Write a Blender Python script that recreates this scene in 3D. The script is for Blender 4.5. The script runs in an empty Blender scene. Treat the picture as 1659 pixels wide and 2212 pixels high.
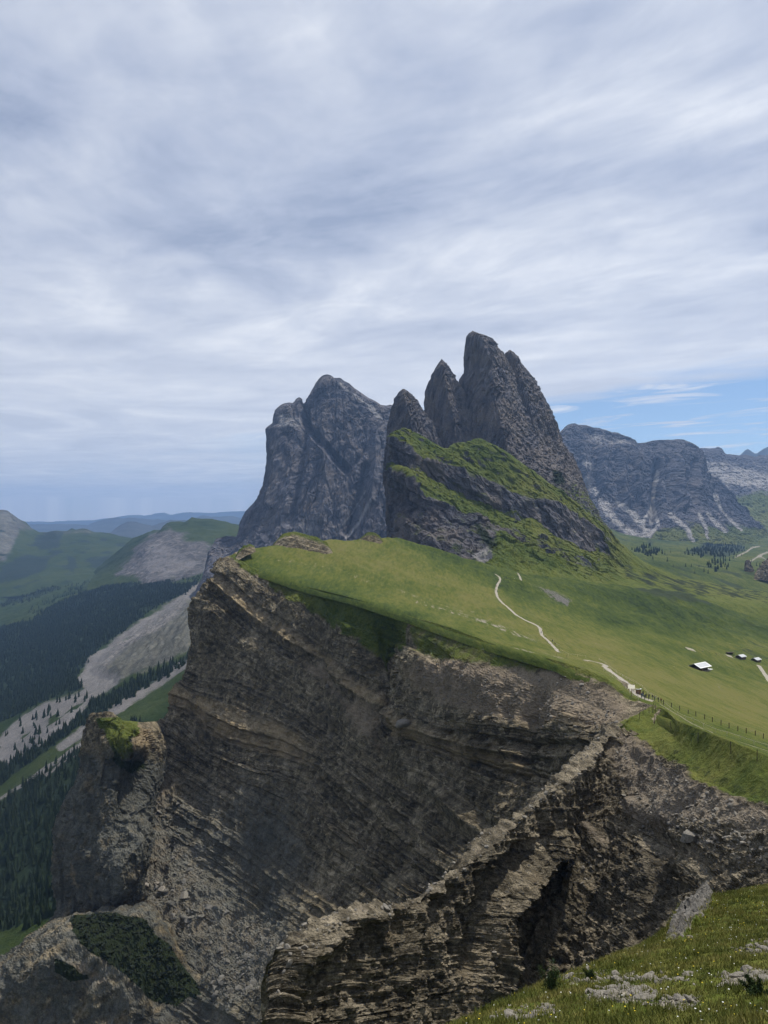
import bpy, math, random
import numpy as np
from mathutils import Vector

# ------------------------------------------------------------------ camera, sky, sun, exposure
scene = bpy.context.scene
C = scene.collection
R = math.radians
HZ = 1125.0            # row of the true horizon on a 1659 x 2212 pixel image
SUN_EL, SUN_AZ = 65.0, 52.0      # elevation, and bearing clockwise from the viewing direction (+Y)

cam_d = bpy.data.cameras.new('camera')
cam_d.sensor_fit = 'HORIZONTAL'
cam_d.sensor_width = 36.0
cam_d.lens = 36.0
cam_d.shift_y = (HZ - 1106.0) / 1659.0
cam_d.clip_start = 0.5
cam_d.clip_end = 300000.0
cam = bpy.data.objects.new('camera', cam_d)
cam.location = (0, 0, 0)
cam.rotation_euler = (R(90), 0, 0)
C.objects.link(cam)
scene.camera = cam

scene.view_settings.view_transform = 'Standard'
scene.view_settings.look = 'None'
scene.view_settings.exposure = 0.25
scene.view_settings.gamma = 1.0
scene.view_settings.use_curve_mapping = False
scene.cycles.use_denoising = True
scene.cycles.max_bounces = 4
scene.cycles.diffuse_bounces = 2
scene.cycles.volume_bounces = 0
scene.cycles.use_adaptive_sampling = True
scene.cycles.adaptive_threshold = 0.03


class NT:
    """small helper round a node tree"""
    def __init__(s, tree):
        s.t = tree; s.N = tree.nodes; s.L = tree.links
        s.N.clear()
    def put(s, sock, val):
        if val is None: return
        if hasattr(val, 'is_output'): s.L.new(val, sock)
        elif isinstance(val, (tuple, list)) and len(val) == 3 and sock.type == 'RGBA': sock.default_value = (*val, 1)
        else: sock.default_value = val
    def n(s, typ, ins=None, **kw):
        nd = s.N.new(typ)
        for k, v in kw.items(): setattr(nd, k, v)
        for k, v in (ins or {}).items(): s.put(nd.inputs[k], v)
        return nd
    def math(s, op, a, b=None, c=None, clamp=False):
        nd = s.n('ShaderNodeMath', operation=op, use_clamp=clamp)
        s.put(nd.inputs[0], a); s.put(nd.inputs[1], b); s.put(nd.inputs[2], c)
        return nd.outputs[0]
    def vmath(s, op, a, b=None):
        nd = s.n('ShaderNodeVectorMath', operation=op)
        s.put(nd.inputs[0], a); s.put(nd.inputs[1], b)
        return nd.outputs[0]
    def mix(s, f, a, b, blend='MIX'):
        nd = s.n('ShaderNodeMix', data_type='RGBA', blend_type=blend)
        s.put(nd.inputs['Factor'], f); s.put(nd.inputs['A'], a) if False else None
        s.put(nd.inputs[0], f); s.put(nd.inputs[6], a); s.put(nd.inputs[7], b)
        return nd.outputs[2]
    def noise(s, vec, scale, detail=4, rough=.55, dist=0.0, dim='3D', w=None):
        nd = s.n('ShaderNodeTexNoise', noise_dimensions=dim)
        if vec is not None: s.put(nd.inputs['Vector'], vec)
        if w is not None: s.put(nd.inputs['W'], w)
        nd.inputs['Scale'].default_value = scale; nd.inputs['Detail'].default_value = detail
        nd.inputs['Roughness'].default_value = rough; nd.inputs['Distortion'].default_value = dist
        return nd.outputs[0]
    def ramp(s, f, stops):
        nd = s.n('ShaderNodeValToRGB'); s.put(nd.inputs[0], f)
        e = nd.color_ramp.elements
        while len(e) < len(stops): e.new(.5)
        for i, (p, c) in enumerate(stops):
            e[i].position = p; e[i].color = (*c, 1) if isinstance(c, (tuple, list)) else (c, c, c, 1)
        return nd.outputs[0]
    def rng(s, f, a, b, c=0.0, d=1.0, smooth=False):
        nd = s.n('ShaderNodeMapRange', interpolation_type='SMOOTHSTEP' if smooth else 'LINEAR')
        for i, x in enumerate((f, a, b, c, d)): s.put(nd.inputs[i], x)
        return nd.outputs[0]
    def attr(s, name):
        return s.n('ShaderNodeAttribute', attribute_name=name).outputs['Fac']


sd = Vector((math.sin(R(SUN_AZ)) * math.cos(R(SUN_EL)), math.cos(R(SUN_AZ)) * math.cos(R(SUN_EL)), math.sin(R(SUN_EL))))
sun_d = bpy.data.lights.new('sun', 'SUN')
sun_d.energy = 4.2
sun_d.angle = R(1.5)
sun_d.color = (1.0, 0.95, 0.87)
sun = bpy.data.objects.new('sun', sun_d)
sun.rotation_euler = (-sd).to_track_quat('-Z', 'Y').to_euler()
C.objects.link(sun)


def build_world():
    w = bpy.data.worlds.new('World'); scene.world = w; w.use_nodes = True
    t = NT(w.node_tree)
    sky = t.n('ShaderNodeTexSky', sky_type='NISHITA', sun_disc=False, sun_elevation=R(SUN_EL), sun_rotation=R(SUN_AZ),
              altitude=2500.0, air_density=1.0, dust_density=0.6, ozone_density=1.6).outputs[0]
    g = t.n('ShaderNodeTexCoord').outputs['Generated']
    sp = t.n('ShaderNodeSeparateXYZ', {0: g})
    z = t.math('MAXIMUM', sp.outputs[2], 0.028)
    px = t.math('DIVIDE', sp.outputs[0], z); py = t.math('DIVIDE', sp.outputs[1], z)
    # a flat cloud deck seen from below: a runs along the streaks, b across them
    a = t.math('ADD', t.math('MULTIPLY', px, .663), t.math('MULTIPLY', py, -.749))
    b = t.math('ADD', t.math('MULTIPLY', px, .749), t.math('MULTIPLY', py, .663))
    v1 = t.n('ShaderNodeCombineXYZ', {0: t.math('MULTIPLY', a, .78), 1: b, 2: 3.7}).outputs[0]
    v2 = t.n('ShaderNodeCombineXYZ', {0: t.math('MULTIPLY', a, .55), 1: b, 2: 5.3}).outputs[0]
    n1 = t.noise(v1, .72, 5, .55, 1.1)         # broad masses
    n2 = t.noise(v2, 1.7, 6, .6, .7)        # streaks
    n3 = t.noise(v1, 3.4, 6, .6, .5)         # mottling
    edge = t.math('ADD', b, t.math('ADD', t.math('MULTIPLY', t.math('SUBTRACT', n2, .5), 1.3), t.math('MULTIPLY', t.math('SUBTRACT', n1, .5), 1.6)))
    cover = t.rng(edge, 4.7, 5.7, 1.0, 0.0, True)
    body = t.math('ADD', t.math('MULTIPLY', n1, .62), t.math('ADD', t.math('MULTIPLY', n2, .26), t.math('MULTIPLY', n3, .22)))
    col = t.ramp(body, [(.43, (2.9, 3.4, 4.6)), (.51, (4.2, 4.65, 5.75)), (.59, (5.6, 5.95, 6.75)), (.69, (8.0, 8.15, 8.45))])
    far = t.rng(t.math('DIVIDE', 1.0, z), 2.0, 6.0, 0.0, 1.0, True)   # the deck seen edge-on far away is thicker and whiter
    col = t.mix(t.math('MULTIPLY', far, .6), col, (7.2, 7.35, 7.7))
    wisp = t.math('MULTIPLY', t.rng(n2, .50, .66, 0, 1, True), .9)
    cover = t.math('MAXIMUM', cover, wisp)
    veil = t.math('MULTIPLY', t.rng(px, 1.0, -3.0, 0, 1, True), t.rng(n1, .38, .52, .85, 1.0, True))
    cover = t.math('MAXIMUM', cover, veil)
    col = t.mix(t.math('MULTIPLY', cover, .93), sky, col)
    bg = t.n('ShaderNodeBackground', {0: col, 1: 0.1})
    t.L.new(bg.outputs[0], t.n('ShaderNodeOutputWorld').inputs[0])
build_world()

# ------------------------------------------------------------------ numeric helpers
rs = np.random.RandomState(7)
random.seed(7)
f4 = np.float32

def P(u, v, Y):
    """survey sheet column, row and distance -> world metres"""
    return ((u - 829.5) / 1659.0 * Y, Y, (HZ - v) / 1659.0 * Y)

def uv_of(p):
    Y = np.maximum(p[..., 1], 1.0)
    return 829.5 + 1659.0 * p[..., 0] / Y, HZ - 1659.0 * p[..., 2] / Y

_perm = rs.permutation(256).astype(np.int32)
_perm = np.concatenate([_perm, _perm, _perm])
_g = rs.normal(size=(256, 3)); _g = (_g / np.linalg.norm(_g, axis=1)[:, None] * 1.4).astype(f4)

def perlin(p, seed=0):
    shp = p.shape[:-1]; q = p.reshape(-1, 3).astype(f4) + f4(seed * 17.31)
    i = np.floor(q); fr = q - i; i = i.astype(np.int32) & 255
    w = fr * fr * fr * (fr * (fr * 6 - 15) + 10)
    out = np.zeros(len(q), f4)
    for dx in (0, 1):
        hx = _perm[(i[:, 0] + dx) & 255]; wx = w[:, 0] if dx else 1 - w[:, 0]
        for dy in (0, 1):
            hy = _perm[hx + ((i[:, 1] + dy) & 255)]; wy = wx * (w[:, 1] if dy else 1 - w[:, 1])
            for dz in (0, 1):
                g = _g[_perm[hy + ((i[:, 2] + dz) & 255)]]
                out += wy * (w[:, 2] if dz else 1 - w[:, 2]) * (g[:, 0] * (fr[:, 0] - dx) + g[:, 1] * (fr[:, 1] - dy) + g[:, 2] * (fr[:, 2] - dz))
    return out.reshape(shp)

def fbm(p, oct=4, seed=0, gain=.5, ridged=False):
    a, s, out = 1.0, 0.0, 0
    for o in range(oct):
        n = perlin(p * (2.03 ** o), seed + o)
        out = out + a * ((1 - 2 * np.abs(n)) if ridged else n); s += a; a *= gain
    return out / s

def cells(p, seed=0):
    """random value per jittered cell (blocky joints)"""
    q = p.reshape(-1, 3).astype(f4); i0 = np.floor(q - f4(.5)).astype(np.int32); best = np.full(len(q), 9e9, f4); val = np.zeros(len(q), f4)
    fr = q - i0; jit = (.5 + .36 * (np.arange(256) / 127.5 - 1)).astype(f4)
    for dx in (0, 1):
        hx = _perm[(i0[:, 0] + (dx + seed)) & 255]
        for dy in (0, 1):
            hy = _perm[hx + ((i0[:, 1] + dy) & 255)]
            for dz in (0, 1):
                h = _perm[hy + ((i0[:, 2] + dz) & 255)]; h2 = _perm[h + 31]; h3 = _perm[h2 + 57]
                d = (fr[:, 0] - dx - jit[h]) ** 2 + (fr[:, 1] - dy - jit[h2]) ** 2 + (fr[:, 2] - dz - jit[h3]) ** 2
                m = d < best; best = np.where(m, d, best); val = np.where(m, _perm[h3 + 11] / f4(255.), val)
    return val.reshape(p.shape[:-1])

def hermite(t, X, tq):
    """smooth curve through X at parameters t, evaluated at tq (axis 0)"""
    n = len(t)
    if n == 2: return X[0] + (X[1] - X[0]) * ((tq - t[0]) / (t[1] - t[0])).reshape(-1, *([1] * (X.ndim - 1)))
    sh = [1] * (X.ndim - 1)
    h = np.diff(t).reshape(-1, *sh); d = np.diff(X, axis=0) / h
    m = np.empty_like(X); m[0] = d[0]; m[-1] = d[-1]
    m[1:-1] = (h[1:] * d[:-1] + h[:-1] * d[1:]) / (h[1:] + h[:-1])
    k = np.clip(np.searchsorted(t, tq, side='right') - 1, 0, n - 2)
    hh = (t[k + 1] - t[k]); s = ((tq - t[k]) / hh).reshape(-1, *sh); hh = hh.reshape(-1, *sh)
    return ((2 * s ** 3 - 3 * s ** 2 + 1) * X[k] + (s ** 3 - 2 * s ** 2 + s) * hh * m[k] + (-2 * s ** 3 + 3 * s ** 2) * X[k + 1] + (s ** 3 - s ** 2) * hh * m[k + 1])

def resample(pts, n, smooth=True):
    X = np.array(pts, float)
    t = np.concatenate([[0], np.cumsum(np.linalg.norm(np.diff(X, axis=0), axis=1) + 1e-6)]); t /= t[-1]
    q = np.linspace(0, 1, n)
    if smooth: return hermite(t, X, q)
    return np.stack([np.interp(q, t, X[:, k]) for k in range(3)], 1)

def loft(lines, n_along, n_across, smooth=(True, True), even=False):
    """lines: list of polylines of (u, v, Y); -> grid (n_across, n_along, 3) in world metres"""
    A = np.stack([resample([q if len(q) == 4 else P(*q) for q in ln] if False else [P(*q) for q in ln], n_along, smooth[0]) for ln in lines])
    return across(A, n_across, smooth[1], even)

def across(A, n_across, smooth=True, even=False):
    d = np.linalg.norm(np.diff(A, axis=0), axis=2)
    d = np.median(d, axis=1) + 1e-3
    if even: d = np.ones_like(d)
    t = np.concatenate([[0], np.cumsum(d)]); t /= t[-1]; q = np.linspace(0, 1, n_across)
    if smooth: return hermite(t, A, q)
    k = np.clip(np.searchsorted(t, q, side='right') - 1, 0, len(t) - 2); s = ((q - t[k]) / (t[k + 1] - t[k]))[:, None, None]
    return A[k] * (1 - s) + A[k + 1] * s

def normals(G):
    a = np.gradient(G, axis=0); b = np.gradient(G, axis=1)
    n = np.cross(a, b); n /= np.linalg.norm(n, axis=2)[..., None] + 1e-9
    if np.sum(n * G) > 0: n = -n          # towards the viewer
    return n

def blur(a, k):
    for ax in (0, 1):
        for _ in range(2):
            pad = [(0, 0)] * a.ndim; pad[ax] = (k, k)
            c = np.cumsum(np.pad(a, pad, mode='edge'), axis=ax)
            z = np.zeros_like(np.take(c, [0], axis=ax)); c = np.concatenate([z, c], axis=ax)
            n = a.shape[ax]
            a = (np.take(c, range(2 * k + 1, 2 * k + 1 + n), axis=ax) - np.take(c, range(0, n), axis=ax)) / (2 * k + 1)
    return a

def seg_dist(u, v, poly, closed=False):
    best = np.full(u.shape, 1e9); pts = list(poly) + ([poly[0]] if closed else [])
    for (a, b), (c, d) in zip(pts[:-1], pts[1:]):
        L = (c - a) ** 2 + (d - b) ** 2 + 1e-9
        s = np.clip(((u - a) * (c - a) + (v - b) * (d - b)) / L, 0, 1)
        best = np.minimum(best, (u - a - s * (c - a)) ** 2 + (v - b - s * (d - b)) ** 2)
    return np.sqrt(best)

def inside(u, v, poly):
    m = np.zeros(u.shape, bool); n = len(poly)
    for i in range(n):
        a, b = poly[i]; c, d = poly[(i + 1) % n]
        if b == d: continue
        m ^= ((b > v) != (d > v)) & (u < (c - a) * (v - b) / (d - b) + a)
    return m

def pmask(u, v, poly, f=8.0):
    sdist = seg_dist(u, v, poly, True) * np.where(inside(u, v, poly), 1, -1)
    return np.clip(sdist / (2 * f) + .5, 0, 1)

def warp(G, u, v, px, L, seed=900):
    return u + px * 2 * fbm(G / L, 3, seed), v + px * 2 * fbm(G / L, 3, seed + 5)

def sstep(x, a, b):
    t = np.clip((x - a) / (b - a), 0, 1); return t * t * (3 - 2 * t)

def tps(cent, val, lam=1e-4):
    c = np.array(cent, float) / 1000.; n = len(c)
    def k(r2): return np.where(r2 > 0, r2 * np.log(r2 + 1e-20), 0)
    A = np.zeros((n + 3, n + 3)); A[:n, :n] = k(((c[:, None] - c[None]) ** 2).sum(2)) + np.eye(n) * lam
    A[:n, n] = 1; A[:n, n + 1:] = c; A[n, :n] = 1; A[n + 1:, :n] = c.T
    w = np.linalg.solve(A, np.concatenate([np.array(val, float), np.zeros(3)]))
    def f(u, v):
        u = u / 1000.; v = v / 1000.; o = w[n] + w[n + 1] * u + w[n + 2] * v
        for i in range(n): o = o + w[i] * k((u - c[i, 0]) ** 2 + (v - c[i, 1]) ** 2)
        return o
    return f

def bed_table(lo, hi, tmin, tmax, seed, step=.05, soft=3):
    """hardness of a stack of beds of uneven thickness"""
    r = np.random.RandomState(seed); x = np.arange(lo, hi, step); h = np.zeros(len(x)); z = lo
    while z < hi:
        t = r.uniform(tmin, tmax); h[(x >= z) & (x < z + t)] = r.uniform(0, 1) ** 1.3; z += t
    h = np.convolve(h, np.ones(soft) / soft, 'same')
    return lambda s: np.interp(s, x, h)

# ------------------------------------------------------------------ mesh helpers
def tag(o, label=None, cat=None, group=None, kind=None):
    if label: o['label'] = label
    if cat: o['category'] = cat
    if group: o['group'] = group
    if kind: o['kind'] = kind
    return o

def mesh_obj(name, V, F, mat=None, parent=None, smooth=False, attrs=None):
    """V (n,3), F (m,k) arrays -> one linked mesh object"""
    me = bpy.data.meshes.new(name)
    V = np.ascontiguousarray(V, f4).reshape(-1, 3); F = np.ascontiguousarray(F, np.int32); k = F.shape[1]
    me.vertices.add(len(V)); me.vertices.foreach_set('co', V.ravel())
    me.loops.add(F.size); me.loops.foreach_set('vertex_index', F.ravel())
    me.polygons.add(len(F)); me.polygons.foreach_set('loop_start', np.arange(0, F.size, k, dtype=np.int32))
    try: me.polygons.foreach_set('loop_total', np.full(len(F), k, np.int32))
    except Exception: pass
    me.polygons.foreach_set('use_smooth', np.full(len(F), smooth, bool))
    for a, x in (attrs or {}).items():
        at = me.attributes.new(a, 'FLOAT', 'POINT'); at.data.foreach_set('value', np.ascontiguousarray(x, f4).ravel())
    me.update(calc_edges=True); me.validate()
    if mat: me.materials.append(mat)
    o = bpy.data.objects.new(name, me); C.objects.link(o)
    if parent: o.parent = parent
    return o

def grid_faces(nr, nc, wrap=False):
    i = np.arange(nr * nc).reshape(nr, nc)
    if wrap: i = np.concatenate([i, i[:, :1]], 1)
    return np.stack([i[:-1, :-1], i[:-1, 1:], i[1:, 1:], i[1:, :-1]], -1).reshape(-1, 4)

def grid_obj(name, G, mat, parent=None, smooth=False, attrs=None, wrap=False, flip=False):
    F = grid_faces(G.shape[0], G.shape[1], wrap)
    if flip: F = F[:, ::-1]
    return mesh_obj(name, G, F, mat, parent, smooth, attrs)

def empty(name, loc=(0, 0, 0), rz=0.0):
    o = bpy.data.objects.new(name, None); o.location = loc; o.rotation_euler = (0, 0, rz); o.empty_display_size = .2
    C.objects.link(o); return o
# ------------------------------------------------------------------ materials
def finish(t, col, normal=None, rough=.95, spec=.08):
    b = t.n('ShaderNodeBsdfPrincipled', {'Base Color': col, 'Roughness': rough, 'Specular IOR Level': spec})
    if normal is not None: t.L.new(normal, b.inputs['Normal'])
    t.L.new(b.outputs[0], t.n('ShaderNodeOutputMaterial').inputs[0])

def new_mat(name):
    m = bpy.data.materials.new(name); m.use_nodes = True
    return m, NT(m.node_tree)

GRASS_A, GRASS_B, GRASS_C = (.040, .060, .012), (.082, .098, .020), (.130, .132, .034)

def grass_color(t, co, s=1.0, tint=(1, 1, 1)):
    """patchy alpine turf: fine tussocks, broad olive and fresh green areas"""
    n1 = t.noise(co, .012 / s, 2, .6); n2 = t.noise(co, .11 / s, 4, .65); n3 = t.noise(co, 1.1 / s, 2, .7)
    f = t.math('ADD', t.math('MULTIPLY', n1, .55), t.math('ADD', t.math('MULTIPLY', n2, .40), t.math('MULTIPLY', n3, .42)))
    c = t.ramp(f, [(.52, [a * b for a, b in zip(GRASS_A, tint)]), (.67, [a * b for a, b in zip(GRASS_B, tint)]), (.82, [a * b for a, b in zip(GRASS_C, tint)])])
    return c, n2, n3

def rock_mat(name, dark, mid, light, s=1.0, tan=(.26, .20, .12), scree=(.20, .17, .14), scrub=(.016, .022, .010), grass_tint=(1, 1, 1),
             bump=1.0, beds=1.0, streak=(1, 1, 1), band=.5, spot=.45):
    """s: metres of the finest grain; beds: bedding frequency"""
    m, t = new_mat(name)
    co = t.n('ShaderNodeTexCoord').outputs['Object']
    st = t.n('ShaderNodeMapping', {0: co, 3: streak}).outputs[0]
    big = t.noise(st, .018 / s, 3, .6, .3); med = t.noise(st, .16 / s, 5, .7, .4); fine = t.noise(co, 1.3 / s, 3, .7)
    f = t.math('ADD', t.math('MULTIPLY', big, .35), t.math('ADD', t.math('MULTIPLY', med, .45), t.math('MULTIPLY', fine, .40)))
    col = t.ramp(f, [(.46, dark), (.59, mid), (.74, light)])
    vc = t.n('ShaderNodeTexVoronoi', {'Vector': t.vmath('ADD', st, t.n('ShaderNodeCombineXYZ', {0: med, 1: fine, 2: med}).outputs[0]), 'Scale': .42 / s}, feature='F1')
    cellv = t.n('ShaderNodeSeparateColor', {0: vc.outputs[1]}).outputs[0]
    col = t.mix(1.0, col, t.rng(cellv, 0, 1, 1 - spot, 1 + spot), 'MULTIPLY')
    # bedding: value runs with the stratigraphic height
    sa = t.attr('strat')
    w = t.math('ADD', sa, t.math('MULTIPLY', t.math('SUBTRACT', med, .5), 1.2))
    b1 = t.noise(None, .42 * beds, 4, .75, 0, '1D', w); b2 = t.noise(None, .07 * beds, 3, .6, 0, '1D', sa)
    bf = t.rng(t.math('ADD', t.math('MULTIPLY', b1, .6), t.math('MULTIPLY', b2, .4)), .36, .64, 1 - band, 1 + band)
    col = t.mix(t.math('MINIMUM', t.attr('bedded'), 1.0), col, t.mix(1.0, col, bf, 'MULTIPLY'))
    def edge(a, soft=.30, src=None):
        return t.rng(t.math('ADD', t.attr(a), t.math('MULTIPLY', t.math('SUBTRACT', src or med, .5), 1.1)), .5 - soft, .5 + soft, 0, 1, True)
    tv = t.ramp(fine, [(.3, [x * .72 for x in tan]), (.7, [x * 1.2 for x in tan])])
    col = t.mix(t.math('MULTIPLY', edge('tan', .45), .68), col, t.mix(.35, tv, t.mix(1.0, tv, bf, 'MULTIPLY')))
    sv = t.ramp(t.math('ADD', t.math('MULTIPLY', fine, .6), t.math('MULTIPLY', med, .4)), [(.35, [x * .6 for x in scree]), (.52, scree), (.7, [x * 1.45 for x in scree])])
    col = t.mix(edge('scree'), col, sv)
    gc, g2, g3 = grass_color(t, co, s, grass_tint)
    col = t.mix(edge('grass', .18), col, gc)
    col = t.mix(edge('shale', .3), col, t.ramp(f, [(.45, (.034, .035, .030)), (.6, (.075, .075, .063)), (.75, (.16, .155, .13))]))  # dark tone: rock's own in places, painted shade at the gully foot
    col = t.mix(edge('scrub', .15), col, t.ramp(fine, [(.3, [x * .6 for x in scrub]), (.7, [x * 1.6 for x in scrub])]))
    h = t.math('ADD', t.math('MULTIPLY', fine, .7), t.math('MULTIPLY', med, 1.8))
    h = t.math('ADD', h, t.math('MULTIPLY', t.math('MULTIPLY', b1, t.attr('bedded')), 1.1))
    nb = t.n('ShaderNodeBump', {'Strength': .9, 'Distance': .9 * s * bump, 'Height': h}).outputs[0]
    finish(t, col, nb)
    return m

def turf_mat(name, s=1.0, tint=(1, 1, 1)):
    m, t = new_mat(name)
    co = t.n('ShaderNodeTexCoord').outputs['Object']
    # faint terracettes that follow the contour: stretched along the slope's strike
    sp = t.n('ShaderNodeMapping', {0: co, 2: (0, 0, R(-28)), 3: (1.0, .14, 1.0)}).outputs[0]
    n0 = t.noise(co, .009 / s, 3, .55); n1 = t.noise(sp, .07 / s, 4, .6); n2 = t.noise(sp, .42 / s, 4, .7); n3 = t.noise(co, 1.6 / s, 3, .7)
    f = t.math('ADD', t.math('MULTIPLY', n0, .45), t.math('ADD', t.math('MULTIPLY', n1, .32), t.math('ADD', t.math('MULTIPLY', n2, .56), t.math('MULTIPLY', n3, .42))))
    f = t.math('ADD', f, t.math('MULTIPLY', t.attr('dry'), .10))
    f = t.math('SUBTRACT', f, t.math('MULTIPLY', t.attr('lush'), .13))
    col = t.ramp(f, [(.62, (.014, .026, .006)), (.73, (.040, .058, .010)), (.85, (.076, .090, .016)), (.97, (.118, .116, .027)), (1.0, (.14, .126, .036))])
    col = t.mix(1.0, col, tint, 'MULTIPLY')
    ba = t.rng(t.math('ADD', t.attr('bare'), t.math('MULTIPLY', t.math('SUBTRACT', n2, .5), 1.6)), .45, .75, 0, 1, True)
    col = t.mix(ba, col, t.ramp(n3, [(.3, (.15, .135, .10)), (.7, (.30, .27, .22))]))
    sc = t.rng(t.math('ADD', t.attr('scrub'), t.math('MULTIPLY', t.math('SUBTRACT', n2, .5), 1.3)), .4, .62, 0, 1, True)
    col = t.mix(sc, col, t.ramp(n3, [(.3, (.016, .024, .012)), (.7, (.040, .052, .022))]))
    ro = t.rng(t.math('ADD', t.attr('rock'), t.math('MULTIPLY', t.math('SUBTRACT', n2, .5), 1.2)), .4, .65, 0, 1, True)
    col = t.mix(ro, col, t.ramp(n3, [(.35, (.05, .048, .043)), (.68, (.165, .155, .14))]))
    h = t.math('ADD', t.math('MULTIPLY', n2, 1.0), t.math('MULTIPLY', n3, .5))
    nb = t.n('ShaderNodeBump', {'Strength': .7, 'Distance': .8 * s, 'Height': h}).outputs[0]
    finish(t, col, nb)
    return m

def plain_mat(name, a, b, scale=4.0, rough=.85, bump=0.0, stretch=(1, 1, 1), spec=.2, gen='Object'):
    m, t = new_mat(name)
    co = t.n('ShaderNodeMapping', {0: t.n('ShaderNodeTexCoord').outputs[gen], 3: stretch}).outputs[0]
    n = t.noise(co, scale, 5, .65)
    nb = t.n('ShaderNodeBump', {'Strength': .6, 'Distance': bump, 'Height': n}).outputs[0] if bump else None
    finish(t, t.ramp(n, [(.32, a), (.68, b)]), nb, rough, spec)
    return m

M = {}
M['cliff'] = rock_mat('cliff_rock', (.038, .032, .021), (.112, .094, .062), (.27, .23, .158), 1.1, beds=1.0, band=.6, bump=1.2, tan=(.28, .215, .125), scree=(.21, .17, .12))
M['spur'] = rock_mat('spur_rock', (.032, .028, .020), (.090, .077, .054), (.24, .205, .148), .4, beds=2.0, band=.6, tan=(.19, .152, .098), scree=(.18, .15, .112), bump=1.2)
M['dolomite'] = rock_mat('dolomite_rock', (.036, .036, .042), (.076, .075, .087), (.145, .141, .153), 3.0, tan=(.17, .145, .125), scree=(.24, .228, .222),
                         beds=.12, streak=(1, 1, .26), band=.25, bump=.8, grass_tint=(.92, .95, .9), spot=.22)
M['dolomite_far'] = rock_mat('far_dolomite_rock', (.036, .036, .042), (.070, .069, .079), (.125, .121, .131), 7.0, tan=(.19, .16, .13), scree=(.30, .28, .26),
                             beds=.08, streak=(1, 1, .26), band=.3, bump=.8, spot=.22)
M['meadow'] = turf_mat('meadow_turf', 1.0, (.82, .87, .9))
M['valley_turf'] = turf_mat('valley_turf', 3.0, (.72, .78, .8))
M['valley'] = rock_mat('valley_ground', (.07, .066, .062), (.12, .113, .106), (.20, .188, .172), 3.0, scree=(.150, .142, .135), scrub=(.013, .022, .011),
                       bump=.8, grass_tint=(.28, .38, .42), beds=.1)
M['hill'] = rock_mat('hill_ground', (.042, .040, .040), (.075, .071, .07), (.13, .122, .118), 6.0, scree=(.15, .14, .136), scrub=(.014, .022, .013), grass_tint=(.30, .40, .42),
                     bump=.6, beds=.1)
M['far'] = plain_mat('far_ridge', (.018, .026, .030), (.05, .06, .065), .0015)
M['ground'] = plain_mat('valley_floor', (.03, .045, .018), (.06, .08, .03), .002)
# ------------------------------------------------------------------ terrain
# valley floor to the horizon
gr = mesh_obj('ground', [(-31500, -11500, -520), (31500, -11500, -520), (31500, 24200, -520), (-31500, 24200, -520)], [(0, 1, 2, 3)], M['ground'])
tag(gr, 'dark green valley floor running out to the horizon', 'ground', kind='structure')

def rib(u, v, poly, w, power=1.0):
    return np.clip(1 - seg_dist(u, v, poly) / w, 0, 1) ** power

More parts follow.
